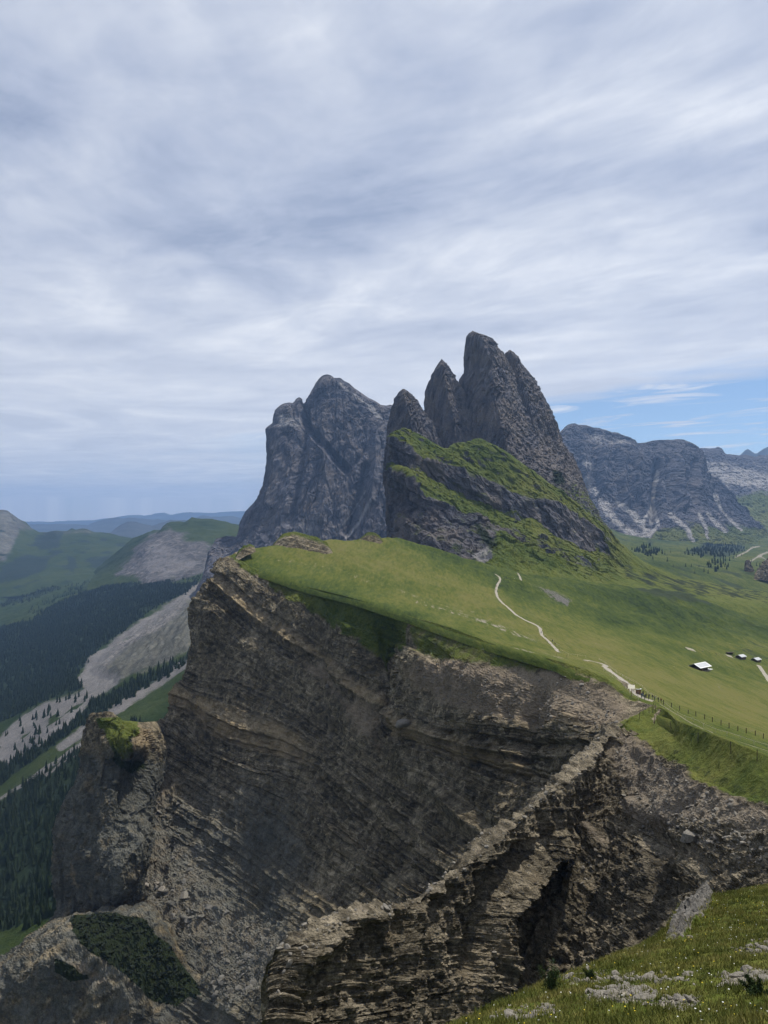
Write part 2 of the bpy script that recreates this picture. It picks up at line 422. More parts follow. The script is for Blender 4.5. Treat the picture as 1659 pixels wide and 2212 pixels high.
# ---------- the great cliff below the meadow
CLIFF = [
 [(600,1235,760),(575,1320,790),(540,1470,800),(500,1620,800),(470,1760,780),(430,1900,760),(380,2100,700)],
 [(535,1190,690),(505,1235,700),(495,1300,705),(470,1420,705),(450,1560,690),(420,1700,660),(380,1850,600),(330,2000,520),(280,2200,440)],
 [(508,1205,642),(482,1225,638),(466,1262,632),(432,1290,625),(417,1350,620),(412,1430,615),(402,1475,610),(374,1505,605),(366,1545,600),(335,1578,595),(315,1650,575),(290,1760,547),(255,1860,520),(215,1970,492),(185,2060,468),(150,2150,445),(120,2300,410)],
 [(548,1231,622),(500,1290,612),(470,1350,606),(455,1430,600),(440,1500,592),(425,1580,580),(400,1680,562),(370,1800,532),(330,1900,498),(295,1980,468),(250,2080,440),(220,2212,412),(200,2350,385)],
 [(609,1269,598),(580,1330,588),(560,1400,578),(540,1480,568),(515,1580,552),(490,1680,534),(470,1780,514),(440,1880,490),(400,1960,466),(360,2050,442),(330,2150,418),(300,2300,385)],
 [(662,1269,575),(660,1330,562),(650,1420,548),(635,1500,538),(610,1600,520),(590,1700,503),(570,1800,485),(540,1900,464),(500,2000,440),(450,2100,415),(420,2212,390),(400,2350,360)],
 [(706,1278,545),(720,1350,528),(725,1430,512),(715,1520,500),(695,1620,480),(680,1720,464),(660,1820,447),(630,1920,428),(590,2010,406),(540,2100,380),(500,2212,352),(480,2350,325)],
 [(772,1295,505),(800,1360,482),(815,1440,466),(800,1540,452),(780,1640,435),(765,1740,420),(745,1840,403),(710,1940,385),(670,2020,366),(620,2120,340),(590,2250,310)],
 [(829,1313,475),(846,1380,470),(850,1450,464),(842,1520,455),(835,1600,436),(825,1700,414),(805,1800,395),(780,1900,374),(740,1990,352),(700,2080,330),(680,2200,300)],
 [(882,1330,445),(880,1380,430),(890,1440,413),(905,1520,400),(900,1600,393),(885,1700,378),(870,1800,360),(840,1900,343),(810,1990,325),(780,2080,305)],
 [(970,1355,395),(970,1410,377),(975,1480,362),(990,1540,350),(990,1620,344),(980,1700,333),(960,1800,319),(930,1900,304),(900,2000,288),(880,2080,272)],
 [(1058,1388,352),(1065,1440,335),(1075,1500,321),(1080,1560,310),(1080,1640,303),(1070,1720,293),(1050,1800,278),(1020,1900,260),(1000,2000,242)],
 [(1128,1414,325),(1150,1460,308),(1160,1520,296),(1165,1590,287),(1160,1660,280),(1140,1740,268),(1110,1820,256),(1090,1920,244)],
 [(1215,1430,295),(1240,1490,277),(1245,1550,265),(1240,1610,256),(1230,1670,250),(1210,1750,243),(1190,1850,235)],
 [(1315,1470,268),(1320,1520,252),(1315,1560,244),(1300,1610,236),(1280,1680,232),(1260,1780,226)],
 [(1371,1510,250),(1368,1540,240),(1352,1575,232),(1330,1620,226),(1310,1700,222),(1290,1800,215)],
 [(1430,1530,232),(1415,1560,226),(1390,1600,220),(1365,1660,214),(1340,1740,210),(1320,1820,205)],
]
# bedding traced along the face: (column, row, metres above the pale marker bed)
BEDS = [(460,1264,0),(512,1300,0),(539,1326,0),(583,1357,0),(644,1392,0),(706,1427,0),(732,1454,0),(785,1502,0),(812,1524,0),(842,1546,0),(878,1568,0),(948,1590,0),(1036,1616,0),(1128,1638,0),
 (407,1498,-48),(455,1515,-48),(512,1537,-48),(565,1559,-48),(627,1581,-48),(680,1616,-48),(411,1542,-62),(455,1586,-62),(512,1612,-62),(574,1630,-62),(662,1652,-62),
 (468,1344,-20),(512,1388,-20),(574,1427,-20),(680,1493,-20),(430,1390,-24),(662,1321,15),(724,1383,15),(794,1418,15),(895,1462,15),(926,1506,15),(983,1542,15),(1058,1550,15),
 (460,1866,-123),(560,1936,-123),(660,2006,-123),(944,1709,-28),(1023,1784,-28),(430,1650,-82),(600,1745,-82),(720,1850,-82),(1240,1645,0),(1300,1655,0),(1240,1560,18),(350,1900,-140),(500,2080,-160)]
bed_f = tps([(a, b) for a, b, c in BEDS], [c for a, b, c in BEDS], 3e-4)
bt_thin, bt_thick = bed_table(-400, 200, .7, 2.4, 3), bed_table(-400, 200, 4, 11, 5, soft=7)

def make_cliff():
    tops = [np.array(P(*c[0])) for c in CLIFF]
    A = np.stack([np.concatenate([resample([t_ + (14, 6, -6.), t_ + (5, 2, -1.6), t_] if k_ < len(CLIFF) - 2 else [t_ + (2, 1, -9.), t_ + (.6, .3, -3.), t_], 17)[:-1], resample([P(*q) for q in c], 700)]) for k_, (t_, c) in enumerate(zip(tops, CLIFF))])
    G = across(A, 640)
    N = normals(G)
    u, v = uv_of(G)
    # large buttresses and gullies first
    d = 7.0 * fbm(G / 60., 3, 1) + 4.6 * fbm(G * (1, 1, .32) / 16., 4, 4, ridged=True)
    d -= 4 * rib(u, v, [(846,1380),(848,1480),(838,1560),(826,1680),(800,1800)], 55)
    d -= 6 * rib(u, v, [(700,1420),(692,1540),(684,1640),(640,1720)], 16)
    d += 8 * rib(u, v, [(905,1440),(895,1500),(905,1560)], 45)
    d += 6 * rib(u, v, [(470,1330),(440,1420),(415,1500)], 40)
    d -= 6 * rib(u, v, [(1180,1480),(1150,1560),(1140,1640)], 22)
    d += 5 * rib(u, v, [(940,1700),(1000,1760),(1025,1790)], 30)
    lower = sstep(v, 1900, 1990) * sstep(u, 640, 560)
    fade = np.clip((v - (1200 + (u - 508) * .42)) / 45., 0, 1)          # calm at the grassy lip
    d *= .02 + .98 * fade
    G1 = G + N * d[..., None]
    s = bed_f(u, v); u0, v0 = u, v; u, v = warp(G, u, v, 9, 16.)
    wob = fbm(G / 22., 3, 11); s2 = s + 1.6 * wob + .5 * fbm(G / 5., 2, 15)
    brk = cells(np.stack([G[..., 0] / 5., G[..., 1] / 5., s2 / 3.2], -1), 5)
    lat = sstep(fbm(G * (1, 1, .6) / 24., 3, 21), -.22, .2) * 1.1
    scree = np.zeros(u.shape)
    scree = np.maximum(scree, pmask(u, v, [(900,1432),(1000,1430),(1100,1445),(1200,1450),(1300,1480),(1350,1520),(1345,1560),(1290,1590),(1240,1560),(1180,1580),(1120,1560),(1040,1545),(960,1515),(915,1470)], 14))
    scree = np.maximum(scree, .8 * pmask(u, v, [(330,1640),(380,1680),(380,1780),(440,1880),(520,1960),(640,2030),(560,2180),(460,2160),(420,2060),(330,1990),(240,1990),(230,1900),(290,1780)], 22))
    scree = np.maximum(scree, .7 * pmask(u, v, [(640,1400),(700,1440),(760,1500),(820,1540),(825,1640),(790,1600),(740,1520),(660,1450)], 14))
    rockness = np.clip(1 - scree, .12, 1) * fade * (.45 + .65 * lat); scr_d = .9 * (cells(G / 2.2, 23) - .5) + .6 * (cells(G / 1.1, 24) - .5)
    sd_ = 2.1 * (bt_thin(s2) - .4) * (.45 + .9 * brk) + 4.2 * (bt_thick(s2) - .4)
    sd_ += 3.2 * np.exp(-((s2 - 1.0) / 4.2) ** 2) * (.6 + .6 * brk)               # the pale marker bed stands proud
    G2 = G1 + N * (sd_ * rockness)[..., None]
    rough = .8 * fbm(G / 2.6, 3, 31) * (.5 + .5 * rockness) + (1.0 * (brk - .5) + .6 * (cells(G * (1, 1, 1.6) / 2.4, 7) - .5)) * (.3 + .7 * rockness)
    G2 = G2 + N * (rough + scr_d * scree * fade)[..., None]
    # lay bedded ledges: rock attribute masks
    grass = 1 - sstep(v - (1205 + (u - 508) * .42), -10, 26 + 14 * wob)
    lip = seg_dist(u, v, [(508,1205),(548,1231),(609,1269),(662,1269),(706,1278),(772,1295),(829,1313),(882,1330),(926,1348),(970,1355),(1058,1388),(1128,1414),(1215,1430),(1315,1470),(1371,1510)])
    grass = np.clip(1.15 - lip / (13 + 10 * wob), 0, 1)
    grass = np.maximum(grass, .95 * pmask(u, v, [(600,1270),(700,1280),(830,1315),(880,1345),(872,1400),(846,1440),(838,1470),(815,1420),(780,1375),(700,1335),(640,1305)], 10))
    grass = np.maximum(grass, .62 * pmask(u, v, [(880,1345),(1000,1362),(1120,1412),(1220,1432),(1300,1470),(1200,1452),(1060,1440),(940,1428),(890,1400)], 10))
    scrub = .5 * pmask(u, v, [(548,1255),(610,1285),(680,1310),(800,1345),(890,1360),(1000,1378),(1110,1420),(1200,1440),(1090,1425),(980,1395),(860,1375),(740,1345),(620,1305)], 12)
    scrub = np.maximum(scrub, .5 * pmask(u, v, [(838,1375),(868,1390),(858,1430),(838,1475),(826,1440)], 8))
    dark = pmask(u, v, [(150,1985),(230,1975),(310,1985),(360,2040),(420,2120),(440,2150),(400,2175),(330,2160),(290,2120),(230,2070),(170,2035)], 4)  # near-black patch on the lower terrace
    dark = np.maximum(dark, pmask(u, v, [(118,2075),(160,2090),(185,2110),(150,2112),(120,2098)], 4))
    scrub = np.maximum(scrub, dark * 1.3)
    tan = np.exp(-((s - 1.5) / 4.) ** 2) * .7 * sstep(u, 1180, 900)
    tan = np.maximum(tan, .95 * sstep(s, -64, -60) * sstep(s, -44, -49) * sstep(u, 700, 640))
    tan = np.maximum(tan, .8 * pmask(u, v, [(840,1540),(900,1560),(960,1590),(1060,1620),(1150,1650),(1150,1680),(1040,1655),(940,1625),(860,1590)], 8))
    tan = np.maximum(tan, .9 * pmask(u, v, [(870,1440),(1000,1440),(1100,1450),(1300,1490),(1345,1540),(1300,1590),(1100,1545),(950,1500)], 16))
    tan = tan * (.75 + .9 * fbm(G / 14., 3, 41)); bedded = np.clip(rockness * 1.1, 0, 1)
    shale = .62 * sstep(v0, 1560, 1800) * sstep(u0, 760, 600) + .25 * wob  # shade over the gully foot, put into the rock colour
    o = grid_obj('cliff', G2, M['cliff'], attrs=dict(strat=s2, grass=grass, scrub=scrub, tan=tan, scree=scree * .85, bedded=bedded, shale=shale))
    tag(o, 'dark brown cliff of tilted rock beds falling away below the meadow', 'cliff', kind='structure')
    return o, G2
cliff, CLIFF_G = make_cliff()

# ---------- rock buttress with a grassy top at the cliff's outer corner
def tower(rows, n_h, n_th, dep, amp, freq, seed, slant=.3, square=2.6, fine=(.0, 1.), zscale=.35):
    """rows: (v, uL, uR, Y) -> ring grid; dep: half depth as a share of half width, (top, bottom)"""
    rows = np.array(rows, float); t = np.linspace(0, 1, n_h) ** 1.0
    tt = np.concatenate([[0], np.cumsum(np.abs(np.diff(rows[:, 0])) + 2)]); tt /= tt[-1]
    vv, uL, uR, Y = [np.interp(t, tt, rows[:, k]) for k in range(4)]
    th = np.linspace(0, 2 * np.pi, n_th, endpoint=False)
    cx = ((uL + uR) / 2 - 829.5) / 1659 * Y; a = (uR - uL) / 2 / 1659 * Y; z = (HZ - vv) / 1659 * Y
    b = a * (dep[0] + (dep[1] - dep[0]) * t)
    c, s = np.cos(th), np.sin(th); e = 2. / square
    X = cx[:, None] + a[:, None] * (np.sign(c) * np.abs(c) ** e)[None]
    Yg = Y[:, None] - b[:, None] * (np.sign(s) * np.abs(s) ** e)[None]
    G = np.stack([X, Yg, np.repeat(z[:, None], n_th, 1)], -1)
    N = np.stack([np.repeat((c / 1.0)[None], n_h, 0), np.repeat(-s[None], n_h, 0), np.zeros((n_h, n_th))], -1)
    q = G.copy(); q[..., 0] += slant * q[..., 2]; q *= (1, 1, zscale)
    k = np.clip(a / (amp * 3.0), .02, 1)[:, None]
    d = amp * k * (.7 * fbm(q / freq, 4, seed, ridged=True) + .6 * fbm(q / (freq * 2.2), 2, seed + 9))
    cl = cells(q / (freq * .42), seed) - .5; cl2 = cells(q * (1, 1, 1.6) / (freq * .16), seed + 3) - .5
    d = d - d.mean() + amp * k * (.3 * cl + .18 * cl2)
    d -= amp * .3 * np.clip(k * 1.5, 0, 1) * sstep(1 - 2 * np.abs(perlin(q * (1, 1, .5) / 21., seed + 50)), .80, .97)
    d -= amp * .18 * np.clip(k * 1.5, 0, 1) * sstep(1 - 2 * np.abs(perlin(q * (1, 1, .5) / 9., seed + 51)), .78, .97)
    d += fine[0] * np.clip(k * 1.5, 0, 1) * (fbm(q * (1, 1, .8) / fine[1], 3, seed + 20, ridged=True) - .4)
    G = G + N * d[..., None]
    G[..., 2] += (.3 * k * amp * fbm(G / freq * 1.7, 3, seed + 40)) * sstep(t, 0, .03)[:, None]
    return G

def make_buttress():
    B = [[(240,1560,640),(232,1565,600),(225,1640,600),(205,1750,590),(190,1850,580),(190,2000,570),(170,2120,560)],
         [(222,1556,548),(207,1561,513),(199,1600,510),(185,1650,507),(166,1720,500),(141,1790,494),(131,1850,490),(134,1900,487),(147,1955,482),(128,2010,475),(110,2100,465)],
         [(246,1556,552),(231,1572,501),(225,1612,498),(214,1660,494),(200,1730,488),(180,1800,482),(174,1870,477),(180,1940,472),(180,1985,470),(172,2050,478)],
         [(276,1557,556),(256,1604,500),(254,1642,498),(246,1700,492),(238,1760,484),(224,1830,474),(220,1900,466),(224,1955,462),(222,2010,476)],
         [(308,1560,562),(290,1622,503),(292,1660,508),(286,1712,504),(276,1760,488),(262,1820,470),(256,1890,455),(260,1945,458),(258,2000,474)],
         [(338,1558,585),(328,1615,540),(320,1680,522),(312,1735,508),(300,1790,480),(292,1850,460),(292,1915,464),(296,1990,478)],
         [(372,1556,615),(360,1590,590),(345,1690,552),(330,1770,515),(318,1840,482),(312,1915,478),(318,2000,490)]]
    G = loft(B, 330, 300, (True, True)); N = normals(G); u, v = uv_of(G)
    q = G * (1, 1, .3)
    d = 4.5 * (fbm(q / 13., 4, 51, ridged=True) - .3) + 5 * fbm(G / 30., 2, 55) + 3.0 * (cells(q / 7., 51) - .5) + 1.2 * (cells(G / 2.6, 53) - .5) + .5 * fbm(G / 1.6, 2, 58)
    d -= 7 * rib(u, v, [(300,1650),(285,1700),(270,1750)], 34)
    cap = sstep(np.arange(330), 14, 60)[None]
    G = G + N * (d * (.15 + .85 * cap))[..., None]
    u, v = uv_of(G); u, v = warp(G, u, v, 7, 12.); n = fbm(G / 9., 3, 61)
    grass = 1.1 * pmask(u, v, [(205,1550),(300,1550),(298,1585),(282,1600),(292,1628),(262,1640),(242,1628),(232,1590),(215,1572)], 6)
    scrub = .8 * pmask(u, v, [(240,1605),(262,1640),(300,1640),(320,1652),(290,1670),(255,1668),(238,1640)], 7)
    tan = .6 * pmask(u, v, [(134,1850),(172,1850),(180,1930),(150,1950)], 9) + .9 * pmask(u, v, [(290,1570),(330,1580),(322,1625),(288,1625)], 8) + .35 * sstep(n, .05, .3)
    o = grid_obj('rock_buttress', G, M['cliff'], attrs=dict(grass=grass, scrub=scrub, tan=tan, strat=G[..., 2] * .4, shale=np.clip(.8 - .9 * n, 0, 1) * sstep(v, 1590, 1660)))
    tag(o, 'grey rock buttress with a small grass cap at the outer foot of the cliff', 'buttress', kind='structure')
    # low rock shoulder in the lower corner, leading into the gully
    L = [[(-260,2150,470),(-140,2120,470),(-60,2105,468),(0,2085,466),(40,2055,464),(70,2030,462),(130,2000,460),(190,1986,458),(250,1982,456),(310,1990,452),(360,2040,446),(400,2090,440),(450,2150,425),(500,2230,405)],
         [(-270,2180,440),(-150,2160,438),(-60,2140,436),(-5,2125,434),(50,2095,432),(100,2070,430),(150,2050,430),(190,2055,430),(240,2085,428),(290,2125,426),(340,2162,424),(390,2180,420),(440,2210,410),(500,2290,395)],
         [(-280,2290,430),(-150,2280,428),(0,2240,424),(60,2205,422),(120,2190,420),(170,2200,420),(220,2220,418),(290,2235,416),(350,2245,414),(400,2255,410),(450,2280,400),(500,2350,385)],
         [(-280,2450,420),(-150,2450,418),(0,2420,412),(60,2400,410),(120,2390,408),(170,2390,408),(220,2395,406),(290,2400,404),(350,2410,402),(400,2420,398),(450,2440,390),(500,2480,375)]]
    L = [[(a, b, c - dd) for a, b, c in ln] for ln, dd in zip(L, (17, 15, 14, 13))]
    back = [(u_, v_ + 60, Y_ + 60) for u_, v_, Y_ in L[0]]
    G = loft([back] + L, 260, 200); N = normals(G)
    G = G + N * (5 * (fbm(G * (1, 1, .3) / 18., 4, 71, ridged=True) - .3) + 1.8 * (cells(G * (1, 1, .4) / 5., 72) - .5) + .8 * (cells(G / 2.0, 73) - .5) + .8 * fbm(G / 3., 3, 77))[..., None]
    u, v = uv_of(G); n = fbm(G / 8., 3, 5); u, v = warp(G, u, v, 6, 14.)
    scr = 1.2 * pmask(u, v, [(118,2076),(160,2086),(190,2112),(150,2118),(120,2100)], 5)
    scr = np.maximum(scr, 1.3 * pmask(u, v, [(150,1980),(230,1972),(312,1982),(362,2040),(420,2120),(440,2150),(400,2178),(335,2162),(290,2122),(230,2074),(172,2038)], 4))  # the near-black terrace patch again, on the shoulder
    SHOULDER.append((G, scr))
    sc = .8 * pmask(u, v, [(130,2060),(190,2080),(240,2110),(220,2135),(170,2120),(140,2100)], 7)
    tan = .5 * sstep(n, 0, .35)
    o = grid_obj('rock_shoulder', G, M['cliff'], attrs=dict(scrub=scr, scree=sc, tan=tan, strat=G[..., 2] * .3, shale=np.clip(.62 - .8 * n, 0, 1)))
    tag(o, 'low weathered rock shoulder in the bottom corner below the buttress', 'rock', kind='structure')
SHOULDER = []
make_buttress()

# ---------- the near spur across the gully
SPUR = [
 [(2000,1790,100),(1980,1900,95),(1950,2000,88),(1900,2150,78),(1850,2400,66)],
 [(1800,1700,120),(1790,1790,113),(1770,1880,105),(1740,1980,96),(1700,2100,85),(1650,2350,70)],
 [(1659,1635,145),(1655,1710,134),(1640,1790,122),(1620,1880,112),(1590,1980,100),(1540,2120,86),(1500,2300,72)],
 [(1560,1595,172),(1570,1660,156),(1560,1740,140),(1530,1820,127),(1500,1900,115),(1460,2000,100),(1420,2120,86),(1380,2300,72)],
 [(1470,1560,205),(1480,1610,185),(1470,1680,165),(1440,1760,148),(1420,1830,135),(1400,1900,124),(1370,2000,108),(1330,2100,93),(1280,2280,76)],
 [(1400,1532,236),(1400,1570,215),(1385,1630,192),(1370,1700,172),(1340,1780,152),(1310,1850,135),(1280,1930,121),(1250,2020,106),(1210,2120,92),(1170,2280,78)],
 [(1345,1562,226),(1325,1595,208),(1310,1650,190),(1290,1720,171),(1270,1800,153),(1240,1880,136),(1200,1980,116),(1140,2090,98),(1100,2250,80)],
 [(1250,1655,192),(1240,1690,181),(1220,1760,164),(1190,1840,145),(1150,1920,129),(1110,2000,114),(1080,2100,98),(1050,2250,82)],
 [(1150,1738,170),(1140,1790,158),(1110,1860,143),(1080,1940,126),(1060,2020,112),(1040,2120,97),(1010,2260,82)],
 [(1040,1832,150),(1025,1890,141),(1000,1960,129),(980,2030,117),(960,2110,105),(940,2230,90)],
 [(900,1942,130),(890,1990,124),(880,2050,116),(860,2120,106),(850,2240,93)],
 [(830,1966,120),(810,2010,114),(795,2070,107),(780,2140,99),(770,2260,88)],
 [(690,2006,106),(685,2050,102),(680,2110,96),(675,2200,89),(670,2300,82)],
 [(640,2042,100),(625,2090,96),(615,2150,92),(608,2240,86),(600,2320,82)],
 [(612,2070,99),(585,2125,94),(588,2180,91),(592,2240,88),(595,2330,84)],
]
SB = [(1327,1809,0),(1379,1825,0),(1419,1849,0),(1451,1881,0),(1283,1865,-4.5),(1335,1897,-4.5),(1375,1925,-4.5),(1427,1953,-4.5),(1251,1913,-9),(1299,1945,-9),(1347,1981,-9),(1387,2013,-9),
      (1475,1845,3),(1527,1849,4),(1555,1881,3),(1587,1913,2.5),(1283,1633,14),(1355,1693,12),(1530,1770,12),(1590,1800,12),(1240,1800,2),(1150,1860,-2),(1160,1960,-10),(1230,2020,-15),
      (1050,1960,-8),(1080,2060,-16),(960,1980,-8),(980,2080,-17),(850,2000,-8),(860,2100,-15),(700,2050,-10),(720,2150,-17),(600,2130,-14),(1659,1760,14),(1650,1860,4),(1640,1930,-3)]
spur_f = tps([(a, b) for a, b, c in SB], [c for a, b, c in SB], 3e-4)
sb_thin, sb_thick = bed_table(-90, 90, .22, .9, 13, step=.02), bed_table(-90, 90, 1.2, 4, 15, step=.02, soft=7)

def make_spur():
    def steep(ln, k0, n0, k1):              # the face falls k metres per metre towards the viewer: gently on the turf, then steeply
        out = [ln[0]]; Y = ln[0][2]
        for n_, ((a0, b0, _), (a, b, _)) in enumerate(zip(ln[:-1], ln[1:])):
            k = k0 if n_ < n0 else k1; Y = Y * (k + (b0 - HZ) / 1659.) / (k + (b - HZ) / 1659.); out.append((a, b, Y))
        return out
    K = [(.22, 2, .6), (.22, 2, .6), (.22, 2, .6), (.2, 2, .62), (.2, 2, .72), (.22, 2, .9), (.5, 2, .95)] + [(.95, 0, .95)] * 20
    near = np.stack([resample([P(*q) for q in steep(ln, *k)], 420) for ln, k in zip(SPUR, K)])
    far = []
    for i, ln in enumerate(SPUR):
        c = np.array(P(*ln[0])); meadow = np.clip(1 - (i - 4.5) / 1.5, 0, 1)
        cl = [c + (-13, 20, -70), c + (-6, 9, -26), c + (-1.6, 2.4, -3.5)]
        me = [c + (26, 9, -20.), c + (14, 5, -11.), c + (4, 1.5, -3.)]
        far.append(np.concatenate([resample([np.array(a) * (1 - meadow) + np.array(b) * meadow for a, b in zip(cl, me)] + [c], 61)[:-1]]))
    A = np.concatenate([np.stack(far), near], 1)
    G = across(A, 620)
    N = normals(G); u, v = uv_of(G)
    row = np.arange(G.shape[1]); fr = (row >= 60)[None] * np.ones((G.shape[0], 1))
    ribB = rib(u, v, [(1290,1838),(1270,1880),(1240,1950),(1218,1992),(1180,2040),(1143,2080),(1110,2150)], 46) * fr
    ribC = rib(u, v, [(1215,1815),(1150,1870),(1100,1920),(1071,1952),(1064,2000),(1062,2060),(1050,2130)], 36) * fr
    ribD = rib(u, v, [(1392,1755),(1345,1790),(1310,1815),(1290,1840)], 32) * fr
    ribE = rib(u, v, [(700,2030),(640,2080),(612,2150),(605,2230)], 40) * fr
    d = 2.8 * fbm(G / 18., 3, 81) + 2.2 * fbm(G * (1, 1, .45) / 6., 4, 84, ridged=True)
    top_ = np.clip((row - 62) / 40., 0, 1)[None]
    dh = 5.5 * ribB + 4.5 * ribC + 3.5 * ribD + 2.5 * ribE
    dh -= 5.0 * rib(u, v, [(1430,1810),(1445,1880),(1440,1960),(1400,2030)], 40) * fr
    dh -= 3.0 * rib(u, v, [(1235,1800),(1185,1900),(1140,1990),(1115,2080)], 28) * fr
    dh -= 4.0 * rib(u, v, [(1130,1830),(1070,1890),(1020,1980),(1005,2080)], 32) * fr
    dh -= 2.5 * rib(u, v, [(960,1930),(930,2000),(915,2090)], 26) * fr
    dh += 2.0 * rib(u, v, [(900,1960),(880,2040),(865,2120)], 26) * fr
    dh -= 2.5 * rib(u, v, [(780,2000),(755,2070),(740,2150)], 26) * fr
    d = d + dh * top_ + 1.8 * rib(u, v, [(1470,1820),(1500,1830),(1520,1815)], 22) * fr
    s = spur_f(u, v); wob = fbm(G / 7., 3, 91)
    s2 = s + .4 * wob + .12 * fbm(G / 1.8, 2, 95); u, v = warp(G, u, v, 9, 6.)
    grass = pmask(u, v, [(1340,1565),(1380,1500),(1500,1540),(1660,1600),(2100,1700),(2100,1800),(1800,1760),(1659,1745),(1600,1735),(1540,1705),(1500,1690),(1480,1655),(1430,1640),(1400,1610),(1360,1590)], 9)
    scree = pmask(u, v, [(1300,1600),(1350,1590),(1420,1640),(1480,1680),(1540,1720),(1659,1760),(1800,1790),(1800,1850),(1659,1800),(1600,1800),(1540,1790),(1480,1790),(1430,1780),(1390,1790),(1370,1740),(1340,1690)], 12)
    scree = np.maximum(scree, .75 * pmask(u, v, [(1285,1825),(1310,1815),(1345,1835),(1330,1850),(1300,1845)], 6))
    crest = np.clip(1 - np.abs(row - 62)[None] / (6 + 6 * wob), 0, 1) * sstep(u, 1400, 1340)
    rockness = np.clip(1 - .85 * scree - grass, .05, 1) * np.clip(np.abs(row - 58)[None] / 10., .6, 1)
    d *= .25 + .75 * np.clip(1 - grass, 0, 1)
    G1 = G + N * d[..., None]
    brk = cells(np.stack([G[..., 0] / 1.7, G[..., 1] / 1.7, s2 / 1.0], -1), 9)
    lat = np.clip(.6 + 1.1 * fbm(G / 9., 2, 97), .1, 1.2)
    dd = (.75 * (sb_thin(s2) - .4) * (.4 + .9 * brk) + .65 * (sb_thick(s2) - .4)) * (.3 + .7 * lat)
    G2 = G1 + N * (dd * rockness + 1.1 * fbm(G / 3.5, 2, 96) * np.exp(-((row - 60) / 14.) ** 2)[None] * (1 - grass) + .38 * fbm(G / 1.1, 3, 99) * (.35 + .65 * (1 - grass)) + (.5 * (brk - .5) + .45 * (cells(G / .9, 17) - .5)) * np.maximum(rockness, crest))[..., None]
    scrub = .42 * pmask(u, v, [(1400,1600),(1460,1620),(1530,1660),(1600,1690),(1659,1700),(1800,1730),(1800,1765),(1659,1742),(1590,1728),(1530,1700),(1470,1660)], 12)
    bare = .75 * pmask(u, v, [(1430,1540),(1500,1575),(1600,1620),(1659,1650),(1659,1680),(1580,1660),(1500,1620),(1440,1580)], 12)
    tan = .7 * scree + .55 * sstep(wob, .1, .4) * (1 - grass)
    pale = np.maximum(.62 * rib(u, v, [(1290,1838),(1270,1880),(1240,1950),(1218,1992),(1180,2040),(1143,2080)], 15), .55 * rib(u, v, [(1215,1815),(1150,1870),(1100,1920),(1071,1952),(1064,2000),(1062,2060)], 13))
    crest = np.maximum(crest, pale)  # sunlit crest and rib edges, put into the colour as paler stone
    o = grid_obj('rock_spur', G2, M['spur'], attrs=dict(strat=s2, grass=grass - bare * .35, scree=np.maximum(scree * .9, crest * (.12 + .28 * sstep(fbm(G / 2.5, 2, 93), -.1, .3))), tan=np.clip(tan, 0, .75), scrub=scrub, bedded=np.clip(rockness, 0, 1)))
    tag(o, 'craggy brown rock spur with pale broken crest across the gully', 'rock spur', kind='structure')
    return o, G2
spur, SPUR_G = make_spur()

# ---------- the meadow tilted away from the cliff edge
MEADOW = [
 [(640,1330,820),(680,1310,860),(740,1300,900),(820,1300,920),(880,1290,950),(960,1290,930),(1050,1275,900),(1130,1270,890),(1210,1270,930),(1310,1275,1000),(1410,1285,1090),(1500,1290,1200),(1659,1295,1400),(1900,1300,1600)],
 [(540,1225,690),(575,1200,720),(640,1185,765),(710,1175,795),(785,1178,815),(855,1165,850),(955,1195,835),(1045,1230,815),(1105,1240,815),(1205,1250,830),(1305,1262,870),(1405,1275,930),(1500,1285,1010),(1659,1295,1120),(1900,1305,1300)],
 [(508,1205,642),(545,1180,690),(620,1170,735),(700,1160,765),(780,1165,785),(850,1151,825),(950,1183,810),(1040,1222,790),(1100,1235,790),(1200,1250,800),(1300,1265,830),(1400,1280,880),(1500,1290,950),(1659,1302,1050),(1900,1312,1200)],
 [(548,1231,622),(620,1225,650),(700,1220,670),(800,1225,680),(900,1240,680),(1000,1260,670),(1072,1275,660),(1150,1290,660),(1250,1310,670),(1400,1332,720),(1659,1352,800),(1900,1370,900)],
 [(662,1269,575),(740,1265,590),(820,1272,595),(900,1285,590),(1000,1300,575),(1090,1318,560),(1200,1340,560),(1350,1362,580),(1500,1380,610),(1659,1396,640),(1900,1420,680)],
 [(772,1295,505),(830,1300,512),(900,1312,512),(1000,1330,500),(1080,1345,490),(1150,1362,480),(1250,1378,480),(1400,1396,500),(1550,1412,520),(1659,1426,530),(1900,1460,550)],
 [(882,1330,445),(950,1335,450),(1050,1355,440),(1140,1378,430),(1200,1400,415),(1300,1415,410),(1400,1427,415),(1510,1446,410),(1659,1467,410),(1900,1510,410)],
 [(1058,1388,352),(1130,1398,362),(1200,1413,362),(1300,1434,355),(1400,1456,345),(1520,1481,340),(1659,1511,330),(1900,1570,320)],
 [(1215,1430,295),(1270,1440,300),(1350,1466,290),(1420,1490,280),(1520,1520,265),(1659,1556,250),(1900,1630,230)],
 [(1371,1510,250),(1400,1518,246),(1450,1531,236),(1540,1556,215),(1659,1590,195),(1900,1670,170)],
 [(1371,1512,249),(1400,1531,237),(1470,1559,205),(1560,1594,172),(1659,1634,145),(1800,1699,120),(2000,1789,100)],
]
